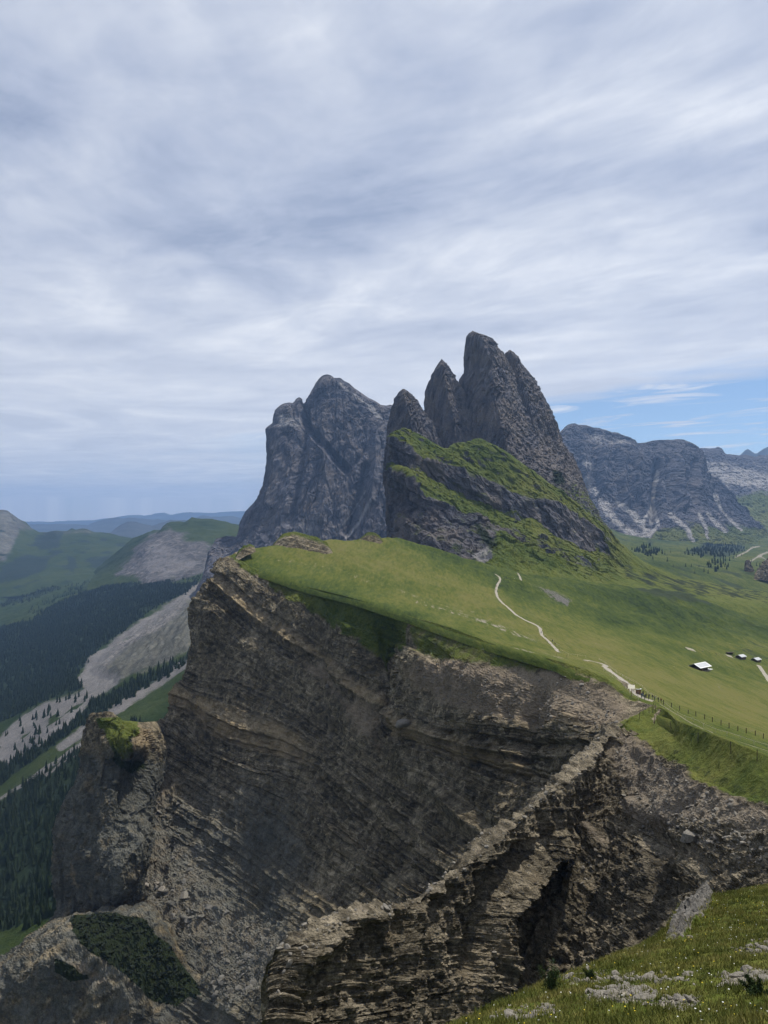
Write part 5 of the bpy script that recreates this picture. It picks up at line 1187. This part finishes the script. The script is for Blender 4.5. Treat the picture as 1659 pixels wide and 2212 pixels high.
fence('thin tall stakes on the grassy shoulder below the trail', c5([(393,795),(433,748),(492,730),(524,727),(540,712),(556,718),(545,838),(712,908),(972,1022),(1297,1130),(1552,1205)]), 2.5, .065, 'wood_dark', (), [spur, meadow], lean=.06)
fence('pale rope fence along the meadow side of the lip trail', c5([(0,212),(60,248),(110,292),(170,338),(235,380),(300,412),(370,446),(430,490),(480,545),(560,590),(620,628)]), 1.1, .05, 'wood_pale', (.55, .95), [meadow], .03, 'wood_pale')
fence('pale rope fence along the drop side of the lip trail', c5([(45,318),(135,385),(205,440),(262,490),(300,535),(330,560),(385,600)]), 1.1, .05, 'wood_pale', (.5, .95), [meadow, cliff, spur], .03, 'wood_pale')
c9 = lambda pts: [(995.4 + .2 * x, 1181.2 + .2 * y) for x, y in pts]
fence('thin fence on the inner side of the climbing trail', c9([(835,862),(880,890),(905,960),(950,1005),(1000,1030),(1040,1070),(1075,1125),(1160,1178),(1260,1190),(1350,1195)]), 1.1, .05, 'wood_pale', (.95,), [meadow], .03, 'wood_pale')
fence('row of thin stakes along the outer side of the climbing trail', c9([(845,980),(880,1000),(915,1025),(940,1045),(980,1065),(1025,1120),(1030,1180),(1145,1200)]), 1.3, .045, 'wood_dark', (), [meadow])

# ------------------------------------------------------------------ people
def person_mesh(pose):
    w = {'stand': 0, 'walk': 1}[pose]
    J = {'pelvis': (0, 0, .95, .135, .10), 'waist': (0, 0, 1.10, .125, .09), 'chest': (0, 0, 1.32, .165, .11), 'neck0': (0, 0, 1.48, .07, .06), 'neck': (0, .01, 1.54, .055, .055), 'head0': (0, .015, 1.62, .085, .095), 'head': (0, .015, 1.74, .075, .085)}
    E = [('pelvis', 'waist'), ('waist', 'chest'), ('chest', 'neck0'), ('neck0', 'neck'), ('neck', 'head0'), ('head0', 'head')]
    for s in (-1, 1):
        st = .16 * s * w
        J.update({f'hip{s}': (.10 * s, 0, .88, .09, .09), f'knee{s}': (.11 * s, -st * .7 - .02, .50, .06, .065), f'ank{s}': (.11 * s, -st * 1.3 + .03, .09, .045, .05), f'toe{s}': (.13 * s, -st * 1.3 - .12, .045, .04, .035),
                  f'sh{s}': (.19 * s, 0, 1.42, .065, .06), f'elb{s}': (.25 * s, .04 + st * .5, 1.14, .048, .048), f'wri{s}': (.25 * s, -.08 + st * .9, .92, .035, .035), f'hand{s}': (.25 * s, -.11 + st, .84, .03, .04)})
        E += [('pelvis', f'hip{s}'), (f'hip{s}', f'knee{s}'), (f'knee{s}', f'ank{s}'), (f'ank{s}', f'toe{s}'), ('chest', f'sh{s}'), (f'sh{s}', f'elb{s}'), (f'elb{s}', f'wri{s}'), (f'wri{s}', f'hand{s}')]
    names = list(J); me = bpy.data.meshes.new('person_base')
    me.from_pydata([J[k][:3] for k in names], [(names.index(a), names.index(b)) for a, b in E], [])
    o = bpy.data.objects.new('person_base', me); C.objects.link(o)
    o.modifiers.new('skin', 'SKIN'); o.modifiers.new('sub', 'SUBSURF').levels = 1
    for i, k in enumerate(names):
        me.skin_vertices[0].data[i].radius = J[k][3:]; me.skin_vertices[0].data[i].use_root = (k == 'pelvis')
    bpy.context.view_layer.update()
    ev = o.evaluated_get(bpy.context.evaluated_depsgraph_get()); res = bpy.data.meshes.new_from_object(ev)
    bpy.data.objects.remove(o); bpy.data.meshes.remove(me)
    return res
BODY = {k: person_mesh(k) for k in ('stand', 'walk')}
def cloth(name, c): return plain_mat(name, [x * .8 for x in c], [x * 1.2 for x in c], 9.0)
CL = {'black': cloth('black_cloth', (.02, .02, .024)), 'navy': cloth('navy_cloth', (.022, .03, .07)), 'blue': cloth('blue_grey_cloth', (.14, .18, .27)), 'red': cloth('dark_red_cloth', (.16, .03, .03)), 'white': cloth('white_cloth', (.6, .6, .58)),
      'grey': cloth('grey_cloth', (.12, .12, .13)), 'skin': cloth('skin', (.42, .26, .18)), 'hair': cloth('dark_hair', (.03, .022, .016)), 'olive': cloth('olive_cloth', (.08, .08, .04))}
_body = {}
def person(label, u, v, top, legs, pose='stand', rz=0.0, group=None, pack=None, ob=None, dx=0.0, dy=0.0):
    p = None
    for o_ in (ob or [meadow, spur]):
        p, _ = hit(o_, u, v)
        if p is not None: break
    if p is None: return
    z = drop(o_, p.x + dx, p.y + dy)
    key = (top, legs, pose)
    if key not in _body:
        me = BODY[pose].copy(); me.materials.clear()
        for m_ in (CL[top], CL[legs], CL['skin'], CL['hair']): me.materials.append(m_)
        for f in me.polygons:
            c = f.center; f.use_smooth = True
            f.material_index = 3 if (c.z > 1.70 or (c.z > 1.58 and c.y > .03)) else 2 if (c.z > 1.51 or (c.z < .93 and abs(c.x) > .2)) else 0 if c.z > .97 else 1
        _body[key] = me
    o = bpy.data.objects.new('person', _body[key]); o.location = (p.x + dx, p.y + dy, (z if z is not None else p.z) + .06); o.rotation_euler = (0, 0, rz); C.objects.link(o)
    s = random.uniform(.96, 1.05); o.scale = (s, s, s)
    tag(o, label, 'person', group)
    if pack:
        V, F = rock_shape(5, 2); solid('backpack', (V * (.19, .13, .27) + (0, .20, 1.27), F), CL[pack], o, True)
person('person in black standing behind the curved lookout wall', 1370, 1489, 'black', 'black', rz=.3, dy=1.0)
person('person in a pale blue top at the front of the lookout group', 1385, 1508, 'blue', 'navy', rz=2.9, pack='black', dx=.2)
person('person in black in the middle of the lookout group', 1388, 1507, 'black', 'blue', rz=2.4, dx=.4, dy=.8)
person('person in navy with a backpack on the meadow side of the lookout group', 1394, 1509, 'navy', 'black', rz=3.3, pack='black', dx=.2)
person('person in grey trousers beside the timber lookout wall', 1382, 1506, 'navy', 'grey', rz=1.2, dx=-.6)
person('person in black jacket and navy trousers nearest the wire fence at the lookout', 1398, 1509, 'black', 'navy', rz=2.8, dx=.6)
for u, v, t in ((1386, 1507, 'black'), (1391, 1511, 'navy'), (1396, 1510, 'black'), (1401, 1512, 'grey'), (1389, 1503, 'black')):
    person('hiker in dark clothes crowded together at the end of the lookout', u, v, t, 'black', rz=random.uniform(0, 6), group='hikers crowded at the lookout', dy=random.uniform(-.5, .5))
person('person in grey walking behind the lookout group towards the fence', 1414, 1514, 'grey', 'black', 'walk', rz=-1.2, pack='navy')
person('person in black close behind the walker in grey', 1411, 1513, 'black', 'grey', 'walk', rz=-1.4, dy=.6)
person('person in dark red at the start of the wire fence', 1428, 1519, 'red', 'black', 'walk', rz=-1.0, pack='black')
person('person in black beside the walker in dark red', 1424, 1518, 'black', 'black', 'walk', rz=-1.1, dy=.8)
person('person in grey walking on the widest bend of the climbing trail', 1169, 1369, 'grey', 'black', 'walk', rz=2.9)
person('person in black on the grass edge of the climbing trail', 1190, 1387, 'black', 'navy', 'walk', rz=3.0, dx=1.0)
person('person in black with a big backpack low on the climbing trail', 1199, 1395, 'black', 'black', 'walk', rz=3.0, pack='navy')
gp = 'hikers far up the climbing trail'
for u, v, t in ((1071, 1276, 'black'), (1072, 1268, 'red'), (1074, 1280, 'navy'), (1078, 1254, 'black')):
    person('tiny dark hiker on the upper bend of the climbing trail', u, v, t, 'black', 'walk', rz=3.0, group=gp)
gp = 'hikers resting beside the upper trail'
for u, v, t in ((1090, 1252, 'navy'), (1094, 1251, 'black'), (1099, 1252, 'grey'), (1103, 1253, 'black'), (1108, 1254, 'olive'), (1111, 1253, 'white')):
    person('one of a row of hikers resting right of the upper trail', u, v, t, 'black', rz=random.uniform(0, 6), group=gp)
gp = 'hikers on the side path'
for u, v, t in ((1096, 1224, 'black'), (1105, 1227, 'navy'), (1119, 1240, 'black')):
    person('tiny hiker on the side path below the ledges', u, v, t, 'black', 'walk', rz=random.uniform(0, 6), group=gp, ob=[meadow])
gp = 'walkers in the meadow behind the big hut'
for u, v, t in ((1518, 1409, 'black'), (1532, 1412, 'olive'), (1547, 1416, 'black'), (1553, 1417, 'grey')):
    person('lone walker in the grass behind the big hut', u, v, t, 'navy', 'walk', rz=random.uniform(0, 6), group=gp)

# ------------------------------------------------------------------ conifers
def conifer(seed, tiers=7, n=8):
    """crown of drooping branch sprays round a stem, unit height"""
    r = np.random.RandomState(seed); V, F = [], []
    for k in range(tiers):
        t = k / (tiers - 1.); z = .12 + .80 * t; rad = (.23 * (1 - t) ** .85 + .02) * r.uniform(.8, 1.15)
        for j in range(n):
            a = 2 * math.pi * (j + r.uniform(-.3, .3)) / n + k; rr = rad * r.uniform(.65, 1.2); w = rr * .42
            c, s = math.cos(a), math.sin(a); tip = (c * rr, s * rr, z - rr * r.uniform(.25, .6)); b = len(V)
            V += [(0, 0, z + .09), (c * rr * .55 - s * w, s * rr * .55 + c * w, z - rr * .2), tip, (c * rr * .55 + s * w, s * rr * .55 - c * w, z - rr * .2)]
            F += [(b, b + 1, b + 2, b + 3)]
    b = len(V); V += [(0, 0, 1.0)] + [(.022 * math.cos(x), .022 * math.sin(x), .84) for x in (0, 2.1, 4.2)]
    F += [(b, b + 1, b + 2, b + 2), (b, b + 2, b + 3, b + 3), (b, b + 3, b + 1, b + 1)]
    return np.array(V), np.array(F)
def trunk_shape():
    an = np.linspace(0, 2 * np.pi, 6, endpoint=False); rings = [np.stack([np.cos(an) * r, np.sin(an) * r, np.full(6, z)], 1) for r, z in ((.022, -.06), (.016, .3), (.010, .65), (.003, .95))]
    return np.concatenate(rings), grid_faces(4, 6, True)
CROWNS, TRUNK = [conifer(k) for k in (1, 2, 3)], trunk_shape()

def forests():
    u, v = uv_of(VL_G); w = np.zeros(u.shape)
    for pl in FOREST: w = np.maximum(w, pmask(u, v, pl, 3))
    ok = (u > -70) & (u < 470)
    w = w ** 2 * ok
    # thin out rows that stand behind the rock
    pts = pick(VL_G, w, 15000, 41)
    edge = np.zeros(u.shape)
    for pl in ([(0,1302),(60,1288),(110,1268),(150,1252),(175,1246),(175,1254),(110,1278),(60,1298),(0,1312)], [(0,1225),(60,1195),(105,1200),(100,1225),(60,1250),(0,1262)]):
        edge = np.maximum(edge, pmask(u, v, pl, 3))
    pts = np.concatenate([pts, pick(VL_G, np.maximum(edge * ok, 1e-9), 350, 43), pick(VL_G, ok * pmask(u, v, SCREE1, 4) * (v > 1500) + 1e-12, 45, 44),
                          pick(VL_G, ok * pmask(u, v, [(70,1345),(200,1275),(260,1240),(260,1225),(180,1255),(60,1320)], 6) + 1e-12, 260, 45)])
    uu, vv = uv_of(pts)
    clear = (uu > 0) & (uu < 130 - .25 * (vv - 1700)) & (vv > 1690) & (vv < 1985)
    near = np.argsort(np.where(clear, pts[:, 1], 9e9))[:300]
    r = np.random.RandomState(47)
    crown_me, trunk_me = [], mesh_obj('trunk', TRUNK[0], TRUNK[1], M['bark'])
    for c in CROWNS:
        o = mesh_obj('crown', c[0], c[1], M['needle']); crown_me.append(o.data); bpy.data.objects.remove(o)
    tm = trunk_me.data; bpy.data.objects.remove(trunk_me)
    def tree(p, h, label, group):
        e = empty('pine_tree', (p[0], p[1], p[2] - .3), r.uniform(0, 6.28)); tag(e, label, 'tree', group); e.scale = (h, h, h)
        for nm, me in (('trunk', tm), ('crown', crown_me[r.randint(3)])):
            o = bpy.data.objects.new(nm, me); o.parent = e; C.objects.link(o)
    for i in near: tree(pts[i], r.uniform(10, 19), 'dark conifer in the wood at the foot of the buttress', 'conifers below the buttress')
    rest = np.delete(pts, near, 0)
    # single trees dotted over the right-hand pasture
    lone = [(1302+x*.36*.0+dx, 0) for x, dx in ()]
    for (x, y) in ((905,840),(935,835),(968,955),(1022,905),(1055,968),(1040,925),(1075,915),(1090,1000),(1165,1000),(1200,1000),(1245,1000),(1275,1030),(1300,1040),(1220,1040),(1330,980),(1370,985),(1400,1000),(1450,950),(1470,940),(1500,935),(1560,970),(1590,995),(1610,1000),(850,930),(870,905)):
        q, _ = hit(valley_r, 1061.8 + .36 * x, 862.7 + .36 * y + 2)
        if q is not None: tree(q, r.uniform(7, 14), 'lone dark conifer dotted over the pasture below the far massif', 'lone conifers in the pasture')
    u2, v2 = uv_of(VR_G)
    wood = pick(VR_G, pmask(u2, v2, [(1470,1197),(1500,1186),(1530,1176),(1600,1168),(1612,1186),(1565,1206),(1520,1204)], 3) + 1e-12, 420, 49)
    scr = pick(VR_G, pmask(u2, v2, [(1360,1190),(1400,1178),(1430,1195),(1400,1205)], 4) + .8 * pmask(u2, v2, [(1520,1215),(1570,1210),(1580,1230),(1530,1238)], 4) + 1e-12, 140, 50)
    wood = np.concatenate([wood, scr])
    def mass(pts, hs, name, label, seed):
        r = np.random.RandomState(seed); n = len(pts); out = []
        an = np.linspace(0, 2 * np.pi, 5, endpoint=False)
        for lo, hi, rad in ((.0, .62, .23), (.34, .84, .165), (.62, 1.0, .10)):
            rot = r.uniform(0, 6.28, (n, 1)); rr = rad * hs[:, None] * r.uniform(.7, 1.25, (n, 5))
            base = np.stack([np.cos(an + rot) * rr, np.sin(an + rot) * rr, hs[:, None] * (lo + r.uniform(-.05, .05, (n, 5)))], -1)
            apex = np.stack([r.normal(size=n) * .012 * hs, r.normal(size=n) * .012 * hs, hs * hi], -1)[:, None]
            out.append(np.concatenate([base, apex], 1) + pts[:, None])
        V = np.stack(out, 1).reshape(-1, 3); k = np.arange(n * 3)[:, None, None] * 6; i = np.arange(5)
        F = (np.stack([i, (i + 1) % 5, np.full(5, 5)], 1)[None] + k).reshape(-1, 3)
        o = mesh_obj(name, V, F, M['needle']); tag(o, label, 'forest', kind='stuff')
    mass(rest - (0, 0, .5), np.random.RandomState(51).uniform(9, 19, len(rest)), 'forest', 'dark blue green conifer forest covering the valley side', 52)
    mass(wood - (0, 0, .5), np.random.RandomState(53).uniform(9, 17, len(wood)), 'forest', 'small dark wood under the far massif', 54)
forests()

# ------------------------------------------------------------------ boulders and rubble
def boulder(label, ob, u, v, size, seed, mat='boulder', flat=1.0, group=None):
    q, n = hit(ob, u, v)
    if q is None: return
    V, F = rock_shape(seed, 3, flat); r = np.random.RandomState(seed)
    o = mesh_obj('boulder', (V @ euler_m(r, .3).T) * size, F, M[mat]); o.location = (q.x, q.y, q.z + size * .12); tag(o, label, 'boulder', group)
boulder('largest pale boulder alone on the scree in the gully', cliff, 398, 1938, 5.0, 11, 'stone')
boulder('slab shaped boulder left of the pair on the upper scree', cliff, 318, 1915, 4.2, 12)
boulder('upright boulder beside the slab on the upper scree', cliff, 352, 1925, 4.4, 13)
boulder('narrow leaning boulder between the slab and the upright boulder', cliff, 340, 1910, 3.0, 19)
boulder('round pale boulder on the scree of the spur', spur, 1490, 1812, 2.3, 14, 'stone')
boulder('small pale block jutting from the crest of the spur', spur, 832, 1962, 1.1, 15, 'stone')
boulder('pale block under the thin tan rock band high on the cliff', cliff, 706, 1484, 2.6, 16, 'stone')
boulder('big pale block on the cliff ledge right of the grassy gully', cliff, 872, 1566, 4.4, 17, 'stone')
boulder('pale flat block on the scree under the meadow lip', cliff, 1258, 1480, 1.4, 18, 'stone')
SHAPES2 = [rock_shape(100 + k, 2, .8) for k in range(6)]; SHAPES1 = [rock_shape(120 + k, 1, .8) for k in range(6)]
def rubble():
    u, v = uv_of(CLIFF_G)
    lowm = .35 * pmask(u, v, [(330,1680),(380,1740),(470,1900),(560,1990),(420,1960),(300,1900),(280,1800)], 10) + pmask(u, v, [(300,1880),(380,1900),(440,1960),(560,2000),(640,2030),(560,2160),(470,2160),(420,2080),(350,2000),(300,1960)], 10)
    pts = pick(CLIFF_G, lowm + 1e-12, 3600, 61); r = np.random.RandomState(62); sz = .35 + 1.1 * r.pareto(3.2, 3600); sz = np.clip(sz, .3, 2.6)
    big = np.argsort(-sz)[:110]; shapes = []
    for k in range(4):
        V, F = SHAPES2[k]; o = mesh_obj('boulder', V, F, M['shale_stone']); shapes.append(o.data); bpy.data.objects.remove(o)
    for i in big:
        o = bpy.data.objects.new('boulder', shapes[r.randint(4)]); o.location = pts[i] + (0, 0, .1 * sz[i]); o.rotation_euler = r.uniform(-.5, .5, 3) + (0, 0, r.uniform(0, 6)); s = sz[i] * 1.15; o.scale = (s, s, s); C.objects.link(o)
        tag(o, 'grey boulder lying in the rubble at the bottom of the gully', 'boulder', 'boulders in the gully rubble')
    rest = np.setdiff1d(np.arange(3600), big)
    scatter_mass('rubble', 'grey broken rubble filling the bottom of the gully', 'rubble', pts[rest], sz[rest] * .9, SHAPES1, M['shale_stone'], 63)
    tanm = pmask(u, v, [(900,1440),(1000,1440),(1150,1455),(1300,1490),(1345,1540),(1290,1590),(1180,1580),(1040,1548),(940,1505)], 14)
    pts = pick(CLIFF_G, tanm + 1e-12, 1500, 64); sz = np.clip(.16 + .35 * r.pareto(3, 1500), .15, 1.0)
    scatter_mass('rubble', 'pale stones strewn over the brown scree below the meadow lip', 'rubble', pts, sz, SHAPES1, M['stone'], 65)
    us, vs = uv_of(SPUR_G); row = np.arange(SPUR_G.shape[1])[None] * np.ones((SPUR_G.shape[0], 1))
    m = np.clip(1 - np.abs(row - 66) / 16., 0, 1) * (us < 1340) * .8 + pmask(us, vs, [(1310,1600),(1400,1640),(1480,1690),(1540,1720),(1659,1760),(1659,1880),(1560,1840),(1450,1800),(1390,1790),(1350,1700)], 14)
    for pl in ([(1290,1838),(1240,1950),(1218,1992),(1143,2080)], [(1150,1870),(1071,1952),(1062,2060)], [(700,2030),(640,2080),(612,2150)]): m = np.maximum(m, .9 * rib(us, vs, pl, 16))
    pts = pick(SPUR_G, m + 1e-12, 5200, 66); sz = np.clip(.12 + .22 * r.pareto(3, 5200), .1, .8)
    scatter_mass('rubble', 'pale broken stones along the crest and scree of the spur', 'rubble', pts, sz, SHAPES1, M['stone'], 67)
rubble()
def scrub_patch():  # low near-black lumps spread over the dark terrace patch
    G, m = SHOULDER[0]
    pts = pick(G, np.clip(m - .4, 0, 1) + 1e-12, 1300, 68); r = np.random.RandomState(69)
    scatter_mass('scrub', 'dark dwarf pine scrub on the terrace in the bottom corner', 'scrub', pts, r.uniform(.5, 1.5, 1300), [rock_shape(150 + k, 2, 1.3, 1.6) for k in range(4)], M['scrub_needle'], 70, sink=.1)
scrub_patch()

# ------------------------------------------------------------------ foreground turf: blades, stones, flowers, dwarf pine
def blade_mat():
    m, t = new_mat('grass_blades')
    co = t.n('ShaderNodeTexCoord').outputs['Object']; n = t.noise(co, .35, 4, .6); n2 = t.noise(co, 3.0, 3, .7)
    f = t.math('ADD', t.math('MULTIPLY', n, .6), t.math('MULTIPLY', n2, .4))
    col = t.ramp(f, [(.34, (.052, .068, .015)), (.46, (.108, .118, .026)), (.58, (.178, .165, .046)), (.70, (.29, .245, .10))])
    finish(t, col, None, .8, .1); return m
M['blades'] = blade_mat()
def foreground():
    u, v = uv_of(FRONT_G); Y = FRONT_G[..., 1]
    vis = (Y > 11) & (u > 860) & (u < 1900) & (v < 2300)
    vis = vis & (FRONT_D < .8)
    w = vis * np.clip(1 - FRONT_STONES * .85 - FRONT_ROCK, 0, 1)
    pts = pick(FRONT_G, w + 1e-12, 31000, 71); r = np.random.RandomState(72)
    n = len(pts); nb = 6
    patch_ = .6 + .8 * np.clip(fbm(pts / 1.6, 3, 75) + .35, 0, 1)
    ang = r.uniform(0, 6.28, (n, nb)); hgt = r.uniform(.07, .20, (n, nb)) * patch_[:, None]; ln = r.uniform(.03, .12, (n, nb)); off = r.normal(size=(n, nb, 2)) * .07
    base = pts[:, None] + np.concatenate([off, np.zeros((n, nb, 1))], 2); wd = .016
    sx, sy = -np.sin(ang) * wd, np.cos(ang) * wd
    z0 = np.zeros_like(ang)
    A = base + np.stack([sx, sy, z0 - .03], -1); B = base - np.stack([sx, sy, z0 + .03], -1)
    T = base + np.stack([np.cos(ang) * ln, np.sin(ang) * ln, hgt], -1)
    V = np.stack([A, B, T], 2).reshape(-1, 3); F = np.arange(len(V)).reshape(-1, 3)
    o = mesh_obj('grass', V, F, M['blades']); tag(o, 'short tufted grass on the near slope', 'grass', kind='stuff')
    # stones: the larger ones singly, the chips as one mass
    sp = pick(FRONT_G, vis * FRONT_STONES ** 2 + 1e-12, 2600, 73); sz = np.clip(.03 + .05 * r.pareto(2.6, 2600), .025, .26)
    rk = pick(FRONT_G, vis * FRONT_ROCK + 1e-12, 90, 74); rs_ = np.clip(.08 + .08 * r.pareto(2.4, 90), .07, .34)
    lo = pick(FRONT_G, vis * (1 - FRONT_STONES) + 1e-12, 60, 76); ls = np.clip(.05 + .05 * r.pareto(2.5, 60), .04, .2)
    big = np.argsort(-sz)[:150]; me = []
    for k in range(5):
        V, F = rock_shape(140 + k, 2, .55); q = mesh_obj('stone', V, F, M['stone']); me.append(q.data); bpy.data.objects.remove(q)
    def stone(p, s, label, group):
        q = bpy.data.objects.new('stone', me[r.randint(5)]); q.location = p + (0, 0, s * .1); q.rotation_euler = (r.normal() * .3, r.normal() * .3, r.uniform(0, 6.28)); q.scale = (s, s, s); C.objects.link(q); tag(q, label, 'stone', group)
    for i in big: stone(sp[i], sz[i], 'pale flat limestone chip in a bare stony patch of the near slope', 'stones in the bare patches')
    for p, s in zip(rk, rs_): stone(p, s, 'pale broken block of the rock outcrop on the edge of the near slope', 'blocks of the edge outcrop')
    for p, s in zip(lo, ls): stone(p, s, 'single pale stone lying in the grass of the near slope', 'stones in the near grass')
    rest = np.setdiff1d(np.arange(2600), big)
    scatter_mass('gravel', 'pale limestone gravel in the bare patches of the near slope', 'gravel', sp[rest], sz[rest], SHAPES1, M['stone'], 77)
    # flowers: white umbels and small yellow heads
    for nm, lab, col, cnt, seed in (('flowers', 'small white flowers scattered through the near grass', 'white', 300, 81), ('flowers', 'small yellow flowers scattered through the near grass', 'yellow', 260, 83)):
        fp = pick(FRONT_G, w * (.3 + sstep(fbm(FRONT_G / 2.5, 2, seed), 0, .4)) + 1e-12, cnt, seed); VV, FF = [], []
        for p in fp:
            h = r.uniform(.10, .22); s = r.uniform(.012, .024); b = len(VV)
            an = np.linspace(0, 2 * np.pi, 6, endpoint=False) + r.uniform(0, 1)
            VV += [p + (0, 0, h + s * .5)] + [p + (math.cos(a) * s, math.sin(a) * s, h) for a in an] + [p + (.004, 0, 0), p + (-.004, 0, 0), p + (0, 0, h)]
            FF += [(b, b + 1 + k, b + 1 + (k + 1) % 6) for k in range(6)] + [(b + 7, b + 8, b + 9)]
        q = mesh_obj(nm, np.array(VV), np.array(FF), M[col + '_petal']); tag(q, lab, 'flowers', kind='stuff')
def meadow_stones():
    u, v = uv_of(MEADOW_G); r = np.random.RandomState(85)
    pts = pick(MEADOW_G, pmask(u, v, [(560,1200),(900,1200),(1200,1290),(1650,1400),(1650,1560),(1420,1490),(1250,1420),(1000,1340),(800,1280),(620,1230)], 5) + 1e-12, 70, 86)
    V, F = rock_shape(160, 2, .6); me = mesh_obj('stone', V, F, M['stone']); d = me.data; bpy.data.objects.remove(me)
    for p in pts:
        q = bpy.data.objects.new('stone', d); s = r.uniform(.2, .55); q.location = p; q.rotation_euler = (r.normal() * .2, r.normal() * .2, r.uniform(0, 6)); q.scale = (s, s, s); C.objects.link(q)
        tag(q, 'small pale rock lying out on the open meadow', 'stone', 'pale rocks on the meadow')
meadow_stones()
M['white_petal'] = plain_mat('white_petals', (.62, .62, .58), (.78, .78, .74), 4.0)
M['yellow_petal'] = plain_mat('yellow_petals', (.62, .46, .03), (.75, .58, .05), 4.0)
foreground()

def dwarf_pine(label, u, v, h, seed, wide=.42):
    q, _ = hit(front, u, v)
    if q is None: return
    r = np.random.RandomState(seed); e = empty('dwarf_pine', (q.x, q.y, q.z - .05)); tag(e, label, 'shrub')
    stems, fol = [], []
    for k in range(9):
        a = r.uniform(0, 6.28); sp = r.uniform(0, wide) * h * (1.2 if k else 0); hh = h * r.uniform(.45, .85) if k else h * .95
        tip = np.array([math.cos(a) * sp, math.sin(a) * sp, hh]); stems.append(bar((0, 0, 0), tip * (.5, .5, .55), .022, 5)); stems.append(bar(tip * (.5, .5, .55), tip, .012, 5))
        for j in range(70):
            t = r.uniform(.12, 1.0); c = tip * (t ** 1.2, t ** 1.2, t) + r.normal(size=3) * (.09, .09, .06) * h * (1.35 - t)
            for _ in range(5):
                d = r.normal(size=3) + (0, 0, .7); d /= np.linalg.norm(d); L = r.uniform(.05, .11); s = np.cross(d, r.normal(size=3)); s = s / np.linalg.norm(s) * .010
                fol.append((np.array([c - s, c + s, c + d * L]), np.array([[0, 1, 2]])))
    solid('stem', stems, M['bark'], e); solid('foliage', fol, M['needle_near'], e)
dwarf_pine('dark dwarf pine growing out of the near slope', 1192, 2143, 1.25, 91)
dwarf_pine('small low dwarf pine shoot right of the larger dwarf pine', 1278, 2118, .45, 92, .8)
dwarf_pine('low dark shrub tuft at the right edge of the near slope', 1640, 2150, .5, 93, .9)
